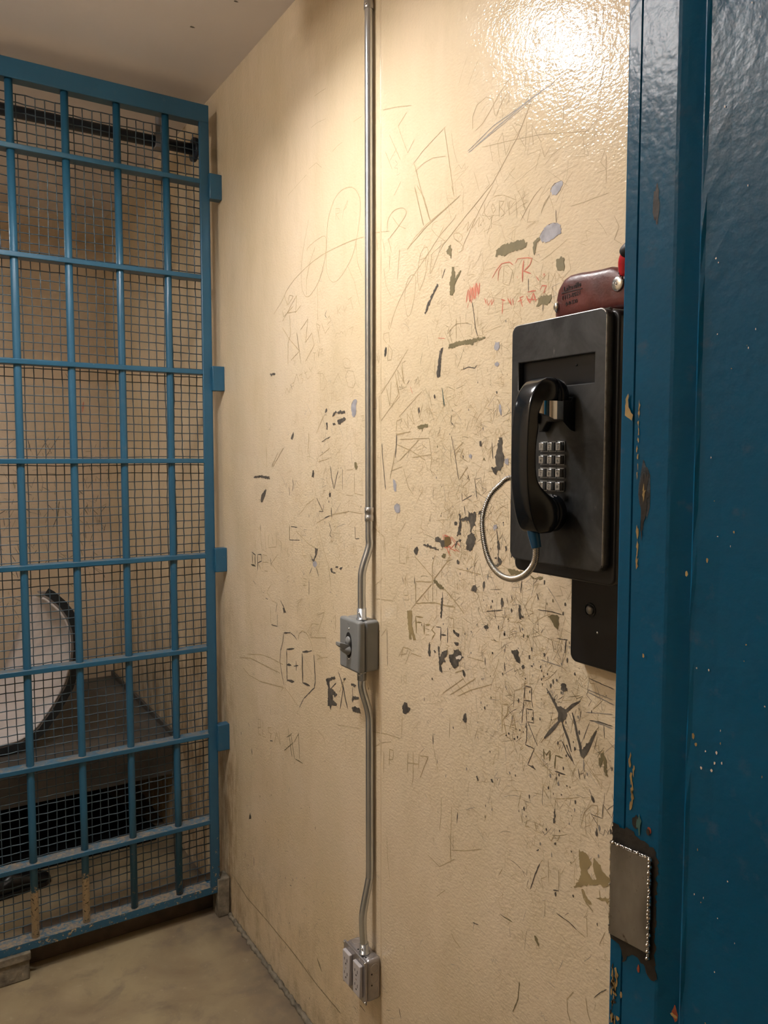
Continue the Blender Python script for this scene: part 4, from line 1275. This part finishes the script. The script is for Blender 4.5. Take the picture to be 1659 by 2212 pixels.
for side, off in ((0, 0), (1, .046)):
    vs = [mat_ring(i, y, -.10 * (y - 3.25) + (0 if side else .004 * math.sin(i * 2.1 + k * 1.7)), off) for k, y in enumerate(ys) for i in range(nn)]
    mm.add(vs, [(k * nn + i, k * nn + i + 1, (k + 1) * nn + i + 1, (k + 1) * nn + i) for k in range(8) for i in range(nn - 1)], side, True)
for k, y in ((0, ys[0]), (8, ys[-1])):
    vs = [mat_ring(i, y, -.10 * (y - 3.25), o_) for o_ in (.0, .016, .046) for i in range(nn)]
    for r_ in range(2): mm.add(vs, [(r_ * nn + i, r_ * nn + i + 1, (r_ + 1) * nn + i + 1, (r_ + 1) * nn + i) for i in range(nn - 1)], 2 if r_ == 0 else 1, False)
for i in (0, nn - 1):
    mm.add([mat_ring(i, y, -.10 * (y - 3.25), o_) for o_ in (0, .046) for y in ys], [(k, k + 1, 9 + k + 1, 9 + k) for k in range(8)], 1)
mm.build('pad', ['mattress_cover', 'dark_vinyl', 'grey_webbing'], mt)
pp = MB(); pp.tube(smooth_path([Vector(mat_ring(i, 3.248, 0, .002)) for i in range(nn)], 4), .0045, 8); pp.build('piping', 'mattress_cover', mt)
ps = MB(); st = smooth_path([(.452, 3.262, 1.052), (.49, 3.262, 1.045), (.535, 3.262, 1.015), (.575, 3.262, .965), (.597, 3.262, .90)], 5)
vs = []
for p in st: vs += [p, p + Vector((0, .05, 0)), p + Vector((.004, .05, .004)), p + Vector((.004, 0, .004))]
ps.loft([vs[i:i + 4] for i in range(0, len(vs), 4)], 0, False).build('strap', 'grey_webbing', mt)
put(mt)
pd = MB().prism([(.0, 3.16), (.857, 3.16), (.885, 3.26), (.752, 3.84), (.0, 3.84)], 'z', .001, .012)  # flat black slab covering the black area of floor under the bunk
tag(pd.build('black_slab', 'slab_black', bevel=.002), 'flat black slab with a slanting edge lying on the floor under the bunk', 'mat')
sh = thing('shoe', 'black shoe on the cell floor behind the lowest wire mesh', 'shoe', (.36, 3.0, 0))
rings = []
for t, w, h in ((0, .020, .03), (.03, .036, .055), (.09, .038, .075), (.15, .036, .060), (.20, .040, .045), (.25, .036, .036), (.275, .018, .022)):
    rings.append([(.235 + t * .72, 3.04 + t * .10 + w * math.cos(a), .015 + (h - .015) * (max(math.sin(a), 0) ** .7)) for a in [2 * math.pi * i / 14 for i in range(14)]])
MB().loft(rings).build('upper', 'black_shoe', sh)
rings = [[(r_[0][0], (r_[0][1] + r_[7][1]) / 2 + s_ * (r_[0][1] - r_[7][1]) / 2 * 1.06, z_) for s_, z_ in ((1, 0.0005), (1, .016), (-1, .016), (-1, .0005))] for r_ in rings]
MB().loft(rings, 0, False).build('sole', 'black_rubber', sh)
put(sh)
rl = thing('overhead_rail', 'dark navy pipe rail crossing high behind the cell mesh', 'rail', (0, 2.74, 2.655))
MB().tube([(XL + .001, 2.74, 2.652), (XW - .012, 2.74, 2.652)], .019, 16).build('pipe', 'navy_pipe', rl)
MB().cyl((XW - .012, 2.74, 2.652), 'x', .0115, .040, 20).build('flange', 'navy_pipe', rl)
MB().tube([(.80, 2.74, ZC - .001), (.80, 2.74, 2.672)], .010, 12).box((.785, 2.717, 2.628), (.815, 2.762, 2.678)).build('hanger', 'hanger_steel', rl)
put(rl)

# ------------------------------------------------------------------ conduits
YP = 1.538; XP = XW - .0125
def conduit(name, label, pts, couplings, ends):
    t = thing(name, label, 'pipe', pts[-1])
    MB().tube(smooth_path(pts, 8), .0091, 20).build('tube', 'galvanized', t)
    for z in couplings:
        c = MB(); c.tube([(XP, YP, z - .016), (XP, YP, z - .015), (XP, YP, z - .004), (XP, YP, z - .003), (XP, YP, z + .003), (XP, YP, z + .004), (XP, YP, z + .015), (XP, YP, z + .016)], [.0098, .0108, .0108, .0099, .0099, .0108, .0108, .0098], 20)
        o = c.build('coupling', 'cast_metal', t)
        s_ = MB(); s_.dome((XP - .009, YP - .005, z + .009), 'x', .0024, .0030, 10); s_.dome((XP - .009, YP - .005, z - .009), 'x', .0024, .0030, 10); s_.build('set_screw', 'screw_metal', o)
    for x, y, z0, z1 in ends:
        o = MB().tube([(x, y, z0), (x, y, z0 + (z1 - z0) * .12), (x, y, z0 + (z1 - z0) * .12), (x, y, z1)], [.0130, .0130, .0110, .0108], 20).build('connector', 'galvanized', t)
        MB().dome((x - .0095, y - .006, (z0 + z1) / 2 + .004), 'x', .0030, .0035, 10).build('set_screw', 'screw_metal', o)
    return put(t)
XB = .897
conduit('conduit', 'galvanized conduit dropping from the ceiling to the grey switch box', [(XP, YP, ZC - .002), (XP, YP, 2.4), (XP, YP, 1.9), (XP, YP, 1.48), (XP, YP, 1.40), (XP, YP, 1.375), (XB + .003, YP, 1.325), (XB, YP, 1.295), (XB, YP, 1.225), (XB, YP, 1.2085)], [2.577, 1.450], [(XB, YP, 1.2076, 1.234)])
XO = .902
conduit('conduit', 'galvanized conduit joining the switch box above to the outlet box below', [(XB, YP, 1.0875), (XB, YP, 1.07), (XB + .001, YP, 1.045), (XP - .002, YP, .985), (XP, YP, .93), (XP, YP, .80), (XP, YP, .70), (XP, YP, .60), (XP - .003, YP, .575), (XO - .002, YP, .51), (XO - .004, YP, .475), (XO - .002, YP, .44), (XO, YP, .4055)], [], [(XB, YP, 1.0872, 1.066), (XO, YP, .4052, .430)])

# ------------------------------------------------------------------ switch box
sb = thing('switch_box', 'grey weatherproof switch box with a toggle lever between two conduits', 'switch box', (.90, 1.559, 1.0875))
MB().box((.893, 1.5145, 1.0885), (XW - .0002, 1.6035, 1.2065)).build('box', 'grey_plastic', sb, bevel=.006, seg=3)
cv = MB().box((.8745, 1.5130, 1.0875), (.8925, 1.6050, 1.2075)).build('cover', 'grey_plastic', sb, bevel=.0055, seg=3)
MB().prism([(1.559 + .014 * math.cos(a), 1.147 + .030 * math.sin(a)) for a in [2 * math.pi * i / 28 for i in range(28)]], 'x', .8752, .8732, 0, True).build('lever_recess', 'dark_hole', cv)
lv = MB(); lv.tube([(.8735, 1.559, 1.135), (.868, 1.559, 1.137), (.858, 1.559, 1.139), (.852, 1.559, 1.141)], [.0130, .0105, .006, .003], 16)
lv.loft([[(.873, 1.559 + a * .0075, 1.140 + b * .008) for a, b in ((-1, -1), (1, -1), (1, 1), (-1, 1))], [(.853, 1.562 + a * .0095, 1.149 + b * .0060) for a, b in ((-1, -1), (1, -1), (1, 1), (-1, 1))], [(.8475, 1.563 + a * .0100, 1.152 + b * .0035) for a, b in ((-1, -1), (1, -1), (1, 1), (-1, 1))]], 0, False)
lv.dome((.8740, 1.559, 1.157), 'x', .0105, .006, 16)
lv.build('lever', 'grey_plastic', sb, bevel=.0006)
for z in (1.185, 1.1135): MB().dome((.8748, 1.559, z), 'x', .0026, .0018, 12).build('screw', 'screw_metal', sb)
for y in (1.548, 1.520): MB().dome((.885, y, 1.0885), 'z', .0025, .003, 10).build('screw', 'screw_metal', sb)
vs, fs = text_geo('ON', .008, .0002)
MB().add([(.8745 - v.z - .0001, 1.559 - v.x, 1.196 + v.y) for v in vs], fs).build('embossed_mark', 'grey_plastic', cv, recalc=False)
put(sb)

# ------------------------------------------------------------------ outlet box
ob = thing('outlet_box', 'square steel outlet box with two duplex receptacles near the floor', 'electrical outlet', (.90, 1.556, .30))
bx = MB().box((.8905, 1.5050, .3010), (XW - .0002, 1.6070, .4045)).build('box', 'box_steel', ob, bevel=.009, seg=3)
for y in (1.525, 1.588):
    MB().tube([(.908 + .0098 * math.cos(6.2832 * i / 28), y + .0098 * math.sin(6.2832 * i / 28), .4046) for i in range(29)], .0006, 6, 0, False).build('knockout', 'cast_metal', bx)
for z in (.330, .357, .383):
    MB().tube([(.911 + .0098 * math.cos(6.2832 * i / 28), 1.5049, z + .0098 * math.sin(6.2832 * i / 28)) for i in range(29)], .0006, 6, 0, False).build('knockout', 'cast_metal', bx)
for x, z in ((.903, .370), (.903, .343)): MB().tube([(x, 1.5056, z), (x, 1.5044, z)], .0020, 12).build('screw_hole', 'dark_hole', bx)
for x, y in ((.897, 1.558), (.897, 1.522)): MB().tube([(x, y, .4040), (x, y, .4049)], .0020, 12).build('screw_hole', 'dark_hole', bx)
cv = MB().box((.8850, 1.5030, .3000), (.8903, 1.6090, .4055)).build('cover_plate', 'box_steel', ob, bevel=.002, seg=2)
for y, z in ((1.5065, .4010), (1.6055, .4010), (1.5065, .3045), (1.6055, .3045)): MB().dome((.8852, y, z), 'x', .0038, .0030, 12).build('screw', 'screw_metal', ob)
for yc in (1.5310, 1.5810):
    r_ = MB().box((.8755, yc - .0165, .3140), (.8848, yc + .0165, .3920)).build('receptacle', ['receptacle_plastic'], ob, bevel=.0020, seg=2)
    h_ = MB()
    for zc in (.3360, .3705):
        for dy, hh in ((-.0062, .0040), (.0062, .0032)): h_.box((.87515, yc + dy - .0009, zc + .003 - hh), (.8756, yc + dy + .0009, zc + .003 + hh))
        h_.tube([(.87515, yc, zc - .0072), (.8756, yc, zc - .0072)], .0022, 12)
    h_.build('slot', 'dark_hole', r_)
    MB().dome((.8756, yc, .3533), 'x', .0024, .0012, 10).build('screw', 'screw_metal', r_)
    MB().dome((.8852, yc, .3985), 'x', .0024, .0016, 10).build('screw', 'screw_metal', ob)
put(ob)

# ------------------------------------------------------------------ telephone
ph = thing('wall_telephone', 'black steel wall telephone with armoured cord and metal keys', 'telephone', (.87, .835, 1.26))
bb = MB().prism(rrect(.728, 1.404, .9315, 1.7770, .012), 'x', .8215, XW - .0002)
bb.build('housing', ['phone_body', 'phone_body'], ph, bevel=.003, seg=2)
# face plate with a cut-out window
outer = rrect(.7375, 1.4235, .9270, 1.7800, .013)
hole = [(.7585, 1.6815), (.9115, 1.6815), (.9115, 1.7225), (.7585, 1.7225)]
bm = bmesh.new(); ov = [bm.verts.new((.8080, y, z)) for y, z in outer]; hv = [bm.verts.new((.8080, y, z)) for y, z in hole]
es = [bm.edges.new((l_[i], l_[(i + 1) % len(l_)])) for l_ in (ov, hv) for i in range(len(l_))]
bmesh.ops.triangle_fill(bm, use_beauty=True, use_dissolve=False, edges=es)
ext = bmesh.ops.extrude_face_region(bm, geom=list(bm.faces))
bmesh.ops.translate(bm, verts=[v for v in ext['geom'] if isinstance(v, bmesh.types.BMVert)], vec=(.0133, 0, 0))
bmesh.ops.recalc_face_normals(bm, faces=bm.faces)
es = [e for e in bm.edges if len(e.link_faces) == 2 and e.calc_face_angle(0) > .9 and all(abs(v.co.x - .8080) < 1e-5 for v in e.verts)]
r_ = bmesh.ops.bevel(bm, geom=es, offset=.0016, segments=2, affect='EDGES', profile=.5)
for f_ in r_['faces']:
    f_.smooth = True
    if f_.calc_center_median().z > 1.774 or f_.calc_center_median().y < .7395: f_.material_index = 1
me = bpy.data.meshes.new('faceplate'); bm.to_mesh(me); bm.free(); me.materials.append(M['phone_plate']); me.materials.append(M['worn_edge'])
fp = bpy.data.objects.new('faceplate', me); COL.objects.link(fp); fp.parent = ph
MB().box((.8170, .7580, 1.6810), (.8212, .9120, 1.7230)).build('window', 'recess_black', fp)
MB().dome((.8168, .800, 1.7095), 'x', .0018, .0012, 10).build('rivet', 'phone_body', fp)
# folded worn lip along the top of the housing
lip = MB().tube([(.8225, .9180, 1.7795), (.8225, .745, 1.7795)], .0022, 8)
lip.tube([(.8240, .742, 1.7775), (.92, .735, 1.7775)], .0018, 8).build('top_lip', 'worn_edge', ph)
# cradle
cr = MB().prism([(.8535, 1.6170), (.8470, 1.6170), (.8360, 1.6310), (.7955, 1.6330), (.7955, 1.6640), (.8535, 1.6640)][::-1], 'x', .8078, .7960)
cr = cr.build('cradle', ['phone_body'], ph, bevel=.0015)
MB().prism([(.7850, 1.6290), (.7850, 1.6585), (.8000, 1.6585), (.8030, 1.6640), (.8078, 1.6640), (.8078, 1.6160), (.8000, 1.6180)], 'y', .7922, .7942).build('cradle_arm', 'phone_body', cr, bevel=.0004)
MB().prism([(.8500, 1.6290), (.8580, 1.6290), (.8580, 1.6600), (.8500, 1.6600)], 'x', .8078, .7880).build('cradle_arm', 'phone_plate', cr, bevel=.001)
hk = []
for p in smooth_path([(.7515, .8085, 0), (.7565, .8015, 0), (.7650, .7965, 0), (.7730, .7945, 0), (.7820, .7940, 0), (.7920, .7945, 0)], 10):
    fl_ = max(0, .7700 - p.x) * .5
    hk.append([(p.x, p.y, 1.6325 + fl_), (p.x - .0012, p.y - .0016, 1.6325 + fl_), (p.x - .0012, p.y - .0016, 1.6575), (p.x, p.y, 1.6575)])
MB().loft(hk, 0, False).build('hook', 'chrome', cr)['label'] = 'chrome hook holding the handset'
# keypad
keytxt = [('1', ''), ('2', 'ABC'), ('3', 'DEF'), ('4', 'GHI'), ('5', 'JKL'), ('6', 'MNO'), ('7', 'PRS'), ('8', 'TUV'), ('9', 'WXY'), ('*', ''), ('0', 'OPER'), ('#', '')]
kp = MB()
for r0 in range(4):
    for c0 in range(3):
        y = .8520 - c0 * .0172; z = 1.5955 - r0 * .0190
        for (a, b, c, d) in ((-.0072, .0062, .0072, .0074), (-.0072, -.0074, .0072, -.0062), (-.0072, -.0074, -.0062, .0074), (.0062, -.0074, .0072, .0074)):
            kp.box((.8062, y + a, z + b), (.8081, y + c, z + d))
kpo = kp.build('keypad_bezel', 'bezel_metal', ph, bevel=.0003, seg=1)
for i, (dg, lt) in enumerate(keytxt):
    r0, c0 = divmod(i, 3); y = .8520 - c0 * .0172 + .0004; z = 1.5955 - r0 * .0190
    k_ = MB().box((.8005, y - .0049, z - .0058), (.8079, y + .0049, z + .0058))
    ko = k_.build('key', ['key_metal'], ph, bevel=.0008, seg=2)
    t_ = MB(); vs, fs = text_geo(dg, .0072 if dg not in '*' else .010, .0001)
    t_.add([(.80045 - v.z * .5, y - v.x, z + v.y - (.0015 if lt else 0)) for v in vs], fs)
    if lt:
        vs, fs = text_geo(lt, .0030, .0001); t_.add([(.80045 - v.z * .5, y - v.x, z + v.y + .0036) for v in vs], fs)
    t_.build('digit', 'ink_black', ko, recalc=False)
# handset
HY = .8210
hs_prof = [(1.6915, .7720, .7820, .0130), (1.6900, .7650, .7830, .0180), (1.6860, .7560, .7830, .0225), (1.6790, .7480, .7830, .0252), (1.6680, .7405, .7830, .0262), (1.6590, .7370, .7830, .0250), (1.6530, .7352, .7700, .0205), (1.6480, .7340, .7540, .0178), (1.6380, .7325, .7495, .0170),
           (1.6240, .7310, .7530, .0176), (1.6050, .7302, .7485, .0170), (1.5850, .7298, .7470, .0168), (1.5650, .7300, .7475, .0168), (1.5480, .7308, .7500, .0172), (1.5380, .7316, .7570, .0182), (1.5290, .7326, .7690, .0205),
           (1.5200, .7340, .7800, .0235), (1.5080, .7365, .7830, .0258), (1.4960, .7400, .7830, .0262), (1.4860, .7445, .7830, .0245), (1.4790, .7490, .7820, .0215), (1.4745, .7545, .7790, .0170), (1.4730, .7620, .7730, .0110)]
rings = []
for z, xb, xf, w in hs_prof:
    ring = []; bw = min(w, .0168)      # the flat back stays narrow while the ends swell towards the caps
    side = [(.02, 1.0), (.10, 1.012), (.35, None), (.6, None), (.85, None), (1., None)]
    for yy, xx in ((-.93, .0), (-.5, -.0006), (0, -.0008), (.5, -.0006), (.93, .0)): ring.append((xb + xx, HY + yy * bw, z))
    def sd(t): return bw + (w - bw) * min(1, max(0, (t - .05)) * 1.6)
    for t in (.03, .12, .35, .6, .85, 1.): ring.append((xb + .0006 + (xf - xb - .0006) * t, HY + sd(t), z))
    for yy in (.5, 0, -.5): ring.append((xf, HY + yy * w, z))
    for t in (1., .85, .6, .35, .12, .03): ring.append((xb + .0006 + (xf - xb - .0006) * t, HY - sd(t), z))
    rings.append(ring)
hs = MB().loft(rings, 0, True).build('handset', ['handset_plastic'], ph)
sub = hs.modifiers.new('s', 'SUBSURF'); sub.levels = 2; sub.render_levels = 2
for nm, zc in (('earpiece', 1.6650), ('mouthpiece', 1.5010)):
    c = MB(); c.tube([(x, HY, zc) for x in (.7790, .7805, .7835, .7842, .7850, .7960, .7985, .7990)], [.0255, .0266, .0270, .0263, .0270, .0270, .0256, .0240], 36)
    c.build(nm, 'handset_plastic', hs)
sl = [(.760, .8225, 1.4780), (.7605, .8215, 1.471), (.7615, .8200, 1.463), (.7630, .8185, 1.4530)]
MB().tube(smooth_path(sl, 5), [.0092 - .0022 * i / 15 for i in range(16)], 20).build('cord_sleeve', 'blue_sleeve', hs)['label'] = 'blue rubber cord sleeve'
# armoured cord: from the handset sleeve down, out past the plate and back to the housing's far side
cord = smooth_path(CORD, 40)
L = 0; pts = [cord[0]]; step = .00072; acc = 0
for i in range(1, len(cord)):
    a, b = cord[i - 1], cord[i]; d = (b - a).length; t = step - acc
    while t <= d: pts.append(a.lerp(b, t / d)); t += step
    acc = d - (t - step)
MB().tube(pts, [(.0030, .0045, .0050, .0050, .0044)[i % 5] for i in range(len(pts))], 14).build('cord', 'armor_steel', ph)['label'] = 'coiled steel armour cord'
# mounting plate under the housing
mp = MB().prism(rrect(.770, 1.2550, .8920, 1.45, .014), 'x', .9060, XW - .0003)
mp = mp.build('mounting_plate', ['phone_body', 'phone_body'], ph, bevel=.003, seg=3)
wsh = MB(); rg = []
for i in range(33):
    a = 2 * math.pi * i / 32; rg.append([(.9058, .850 + r2 * math.cos(a), 1.3440 + r2 * math.sin(a)) for r2 in (.0098, .0112)] + [(.9048, .850 + r2 * math.cos(a), 1.3440 + r2 * math.sin(a)) for r2 in (.0112, .0098)])
wsh.loft(rg, 0, True, False).build('washer', 'handset_plastic', mp)
MB().dome((.9059, .850, 1.3440), 'x', .0075, .0050, 20).build('bolt', 'bare_steel', mp)
MB().dome((.9059, .8345, 1.3110), 'x', .0020, .0012, 12).build('rivet', 'screw_metal', mp)
put(ph)

# ------------------------------------------------------------------ leather holster on top of the phone
po = thing('leather_holster', 'oxblood leather holster with stamped lettering and snaps lying on the telephone', 'holster', (.855, .80, 1.7795))
rings = []
for t, h, d, zc in ((.8705, .012, .008, .014), (.868, .030, .014, .019), (.860, .050, .0175, .0265), (.850, .061, .0185, .0315), (.838, .0645, .019, .033), (.820, .064, .019, .033), (.800, .062, .019, .032), (.780, .061, .0185, .0315), (.764, .061, .018, .0315), (.753, .057, .0175, .030), (.743, .050, .017, .026), (.730, .044, .017, .023), (.700, .038, .016, .020)):
    ring = []
    for i in range(28):
        a = 2 * math.pi * i / 28; ca, sa = math.cos(a), math.sin(a)
        ring.append((.855 + math.copysign(abs(ca) ** .45, ca) * d, t, max(1.7802, 1.780 + zc + math.copysign(abs(sa) ** .5, sa) * h / 2)))
    rings.append(ring)
ho = MB().loft(rings, 0, True).build('sleeve', 'red_leather', po)
seam = MB(); seam.tube(smooth_path([(.845, .8690, 1.790), (.8385, .860, 1.786), (.8375, .845, 1.7835), (.8365, .82, 1.7825), (.8365, .76, 1.7825)], 6), .0014, 8); seam.build('welt', 'red_leather', ho)
def dent(txt, yc, zc, size, xs):
    vs, fs = text_geo(txt, size, .0006)
    return [(.8360 - v.z * .5 - .0002, yc - v.x, zc + v.y + (v.x * .06)) for v in vs], fs
tx = MB()
for s_, yc, zc, sz in (('Lakeville', .8300, 1.8250, .0100), ('1113-0021', .8320, 1.8130, .0088), ('0-0-530', .8310, 1.8030, .0075)):
    v_, f_ = dent(s_, yc, zc, sz, 1); tx.add(v_, f_)
tx.box((.8354, .8110, 1.8188), (.8366, .8510, 1.8200))
tx.build('stamped_lettering', 'leather_emboss', ho)
sn = MB(); sn.tube([(.8375, .7470, 1.8140), (.8362, .7470, 1.8140), (.8354, .7470, 1.8140), (.8346, .7470, 1.8140), (.8342, .7470, 1.8140)], [.0098, .0100, .0092, .006, .0026], 24); sn.dome((.8344, .7470, 1.8140), 'x', .0016, .0014, 10)
sn.build('snap', 'screw_metal', ho)
sn = MB(); sn.tube([(.8430, .8620, 1.8020), (.8400, .8655, 1.8020), (.8385, .8672, 1.8020), (.8370, .8690, 1.8020)], [.0085, .0086, .006, .002], 24)
sn.build('snap', 'screw_metal', ho)
lc = MB()
for i in range(7):
    y = .7465 - i * .0028; lc.tube([(.8400, y, 1.8330 - i * .0040), (.8368, y - .0012, 1.8270 - i * .0040)], .0008, 6)
lc.build('stitching', 'leather_emboss', ho)
put(po)
tl = thing('red_tool_handle', 'glossy red and black tool grip sticking up from the leather holster', 'tool', (.855, .735, 1.80))
MB().tube(smooth_path([(.845, .741, 1.8200), (.845, .740, 1.8330), (.845, .7365, 1.8450), (.845, .726, 1.8560), (.845, .710, 1.8640)], 5), [.004] * 2 + [.008 + .005 * math.sin(i / 18 * 3) for i in range(19)], 20).build('grip', 'red_plastic', tl)
MB().tube(smooth_path([(.8360, .7360, 1.8510), (.8340, .728, 1.8550), (.836, .714, 1.8640)], 5), [.004, .006, .0085, .009, .009, .009, .009, .009, .009, .009, .006], 16).build('grip_insert', 'black_rubber', tl)
put(tl)

# ------------------------------------------------------------------ the room's lamp and two added fill lamps
def jar_fill(x, y, lens, label):  # out-of-view fixture added for fill light
    t = thing('ceiling_lamp', label, 'ceiling light', (x, y, ZC))
    MB().tube([(x, y, ZC - .0005), (x, y, ZC - .030), (x, y, ZC - .040)], [.075, .075, .062], 32).build('housing', 'lamp_housing', t)
    MB().tube([(x, y, ZC - .0402), (x, y, ZC - .09), (x, y, ZC - .13), (x, y, ZC - .155), (x, y, ZC - .168), (x, y, ZC - .172)], [.055, .058, .055, .044, .024, .004], 32).build('fill_jar', lens, t)
    put(t)
def lamp(x, y, lens, label, r_=.145):
    t = thing('ceiling_lamp', label, 'ceiling light', (x, y, ZC))
    MB().loft([[(x + q * math.cos(6.28319 * i / 48), y + q * math.sin(6.28319 * i / 48), h) for i in range(48)] for q, h in ((r_ + .012, ZC - .0005), (r_ + .012, RIM), (r_ + .003, RIM), (r_ + .003, ZC - .060), (.001, ZC - .058))], 0, False, False).build('housing', 'lamp_housing', t)
    MB().tube([(x, y, ZC - .066), (x, y, ZC - .072)], [r_, r_ * .98], 48, 0, True, False).build('lens', lens, t)
    put(t)
lamp(LX, LY, 'lamp_lens', 'round ceiling lamp above the telephone wall, nearest the cell bars', .11)
jar_fill(-.62, 1.40, 'fill_lens', 'added jar-shaped fill lamp opposite the wall telephone')  # added fill, placed to lift the ceiling and shape the jamb's sheen
lamp(-.28, 3.25, 'cell_fill_lens', 'added round fill lamp inside the cell over the steel bunk', .11)  # unseen lamp added to brighten the cell's back wall

# ------------------------------------------------------------------ world, camera, view
w = bpy.data.worlds.new('world'); SC.world = w; w.use_nodes = True
w.node_tree.nodes['Background'].inputs[0].default_value = (.02, .02, .02, 1); w.node_tree.nodes['Background'].inputs[1].default_value = .2
cam = bpy.data.cameras.new('camera'); co = bpy.data.objects.new('camera', cam); COL.objects.link(co); SC.camera = co
cam.sensor_fit = 'HORIZONTAL'; cam.sensor_width = 36; cam.lens = 36 * 1690 / 1659; cam.clip_start = .02
co.location = (0, 0, 1.58); co.rotation_euler = (R(90) - math.atan(118 / 1690), 0, R(-31.9))
v = SC.view_settings; v.view_transform = 'Standard'; v.look = 'None'; v.gamma = 1; v.use_curve_mapping = False; v.exposure = EXPO
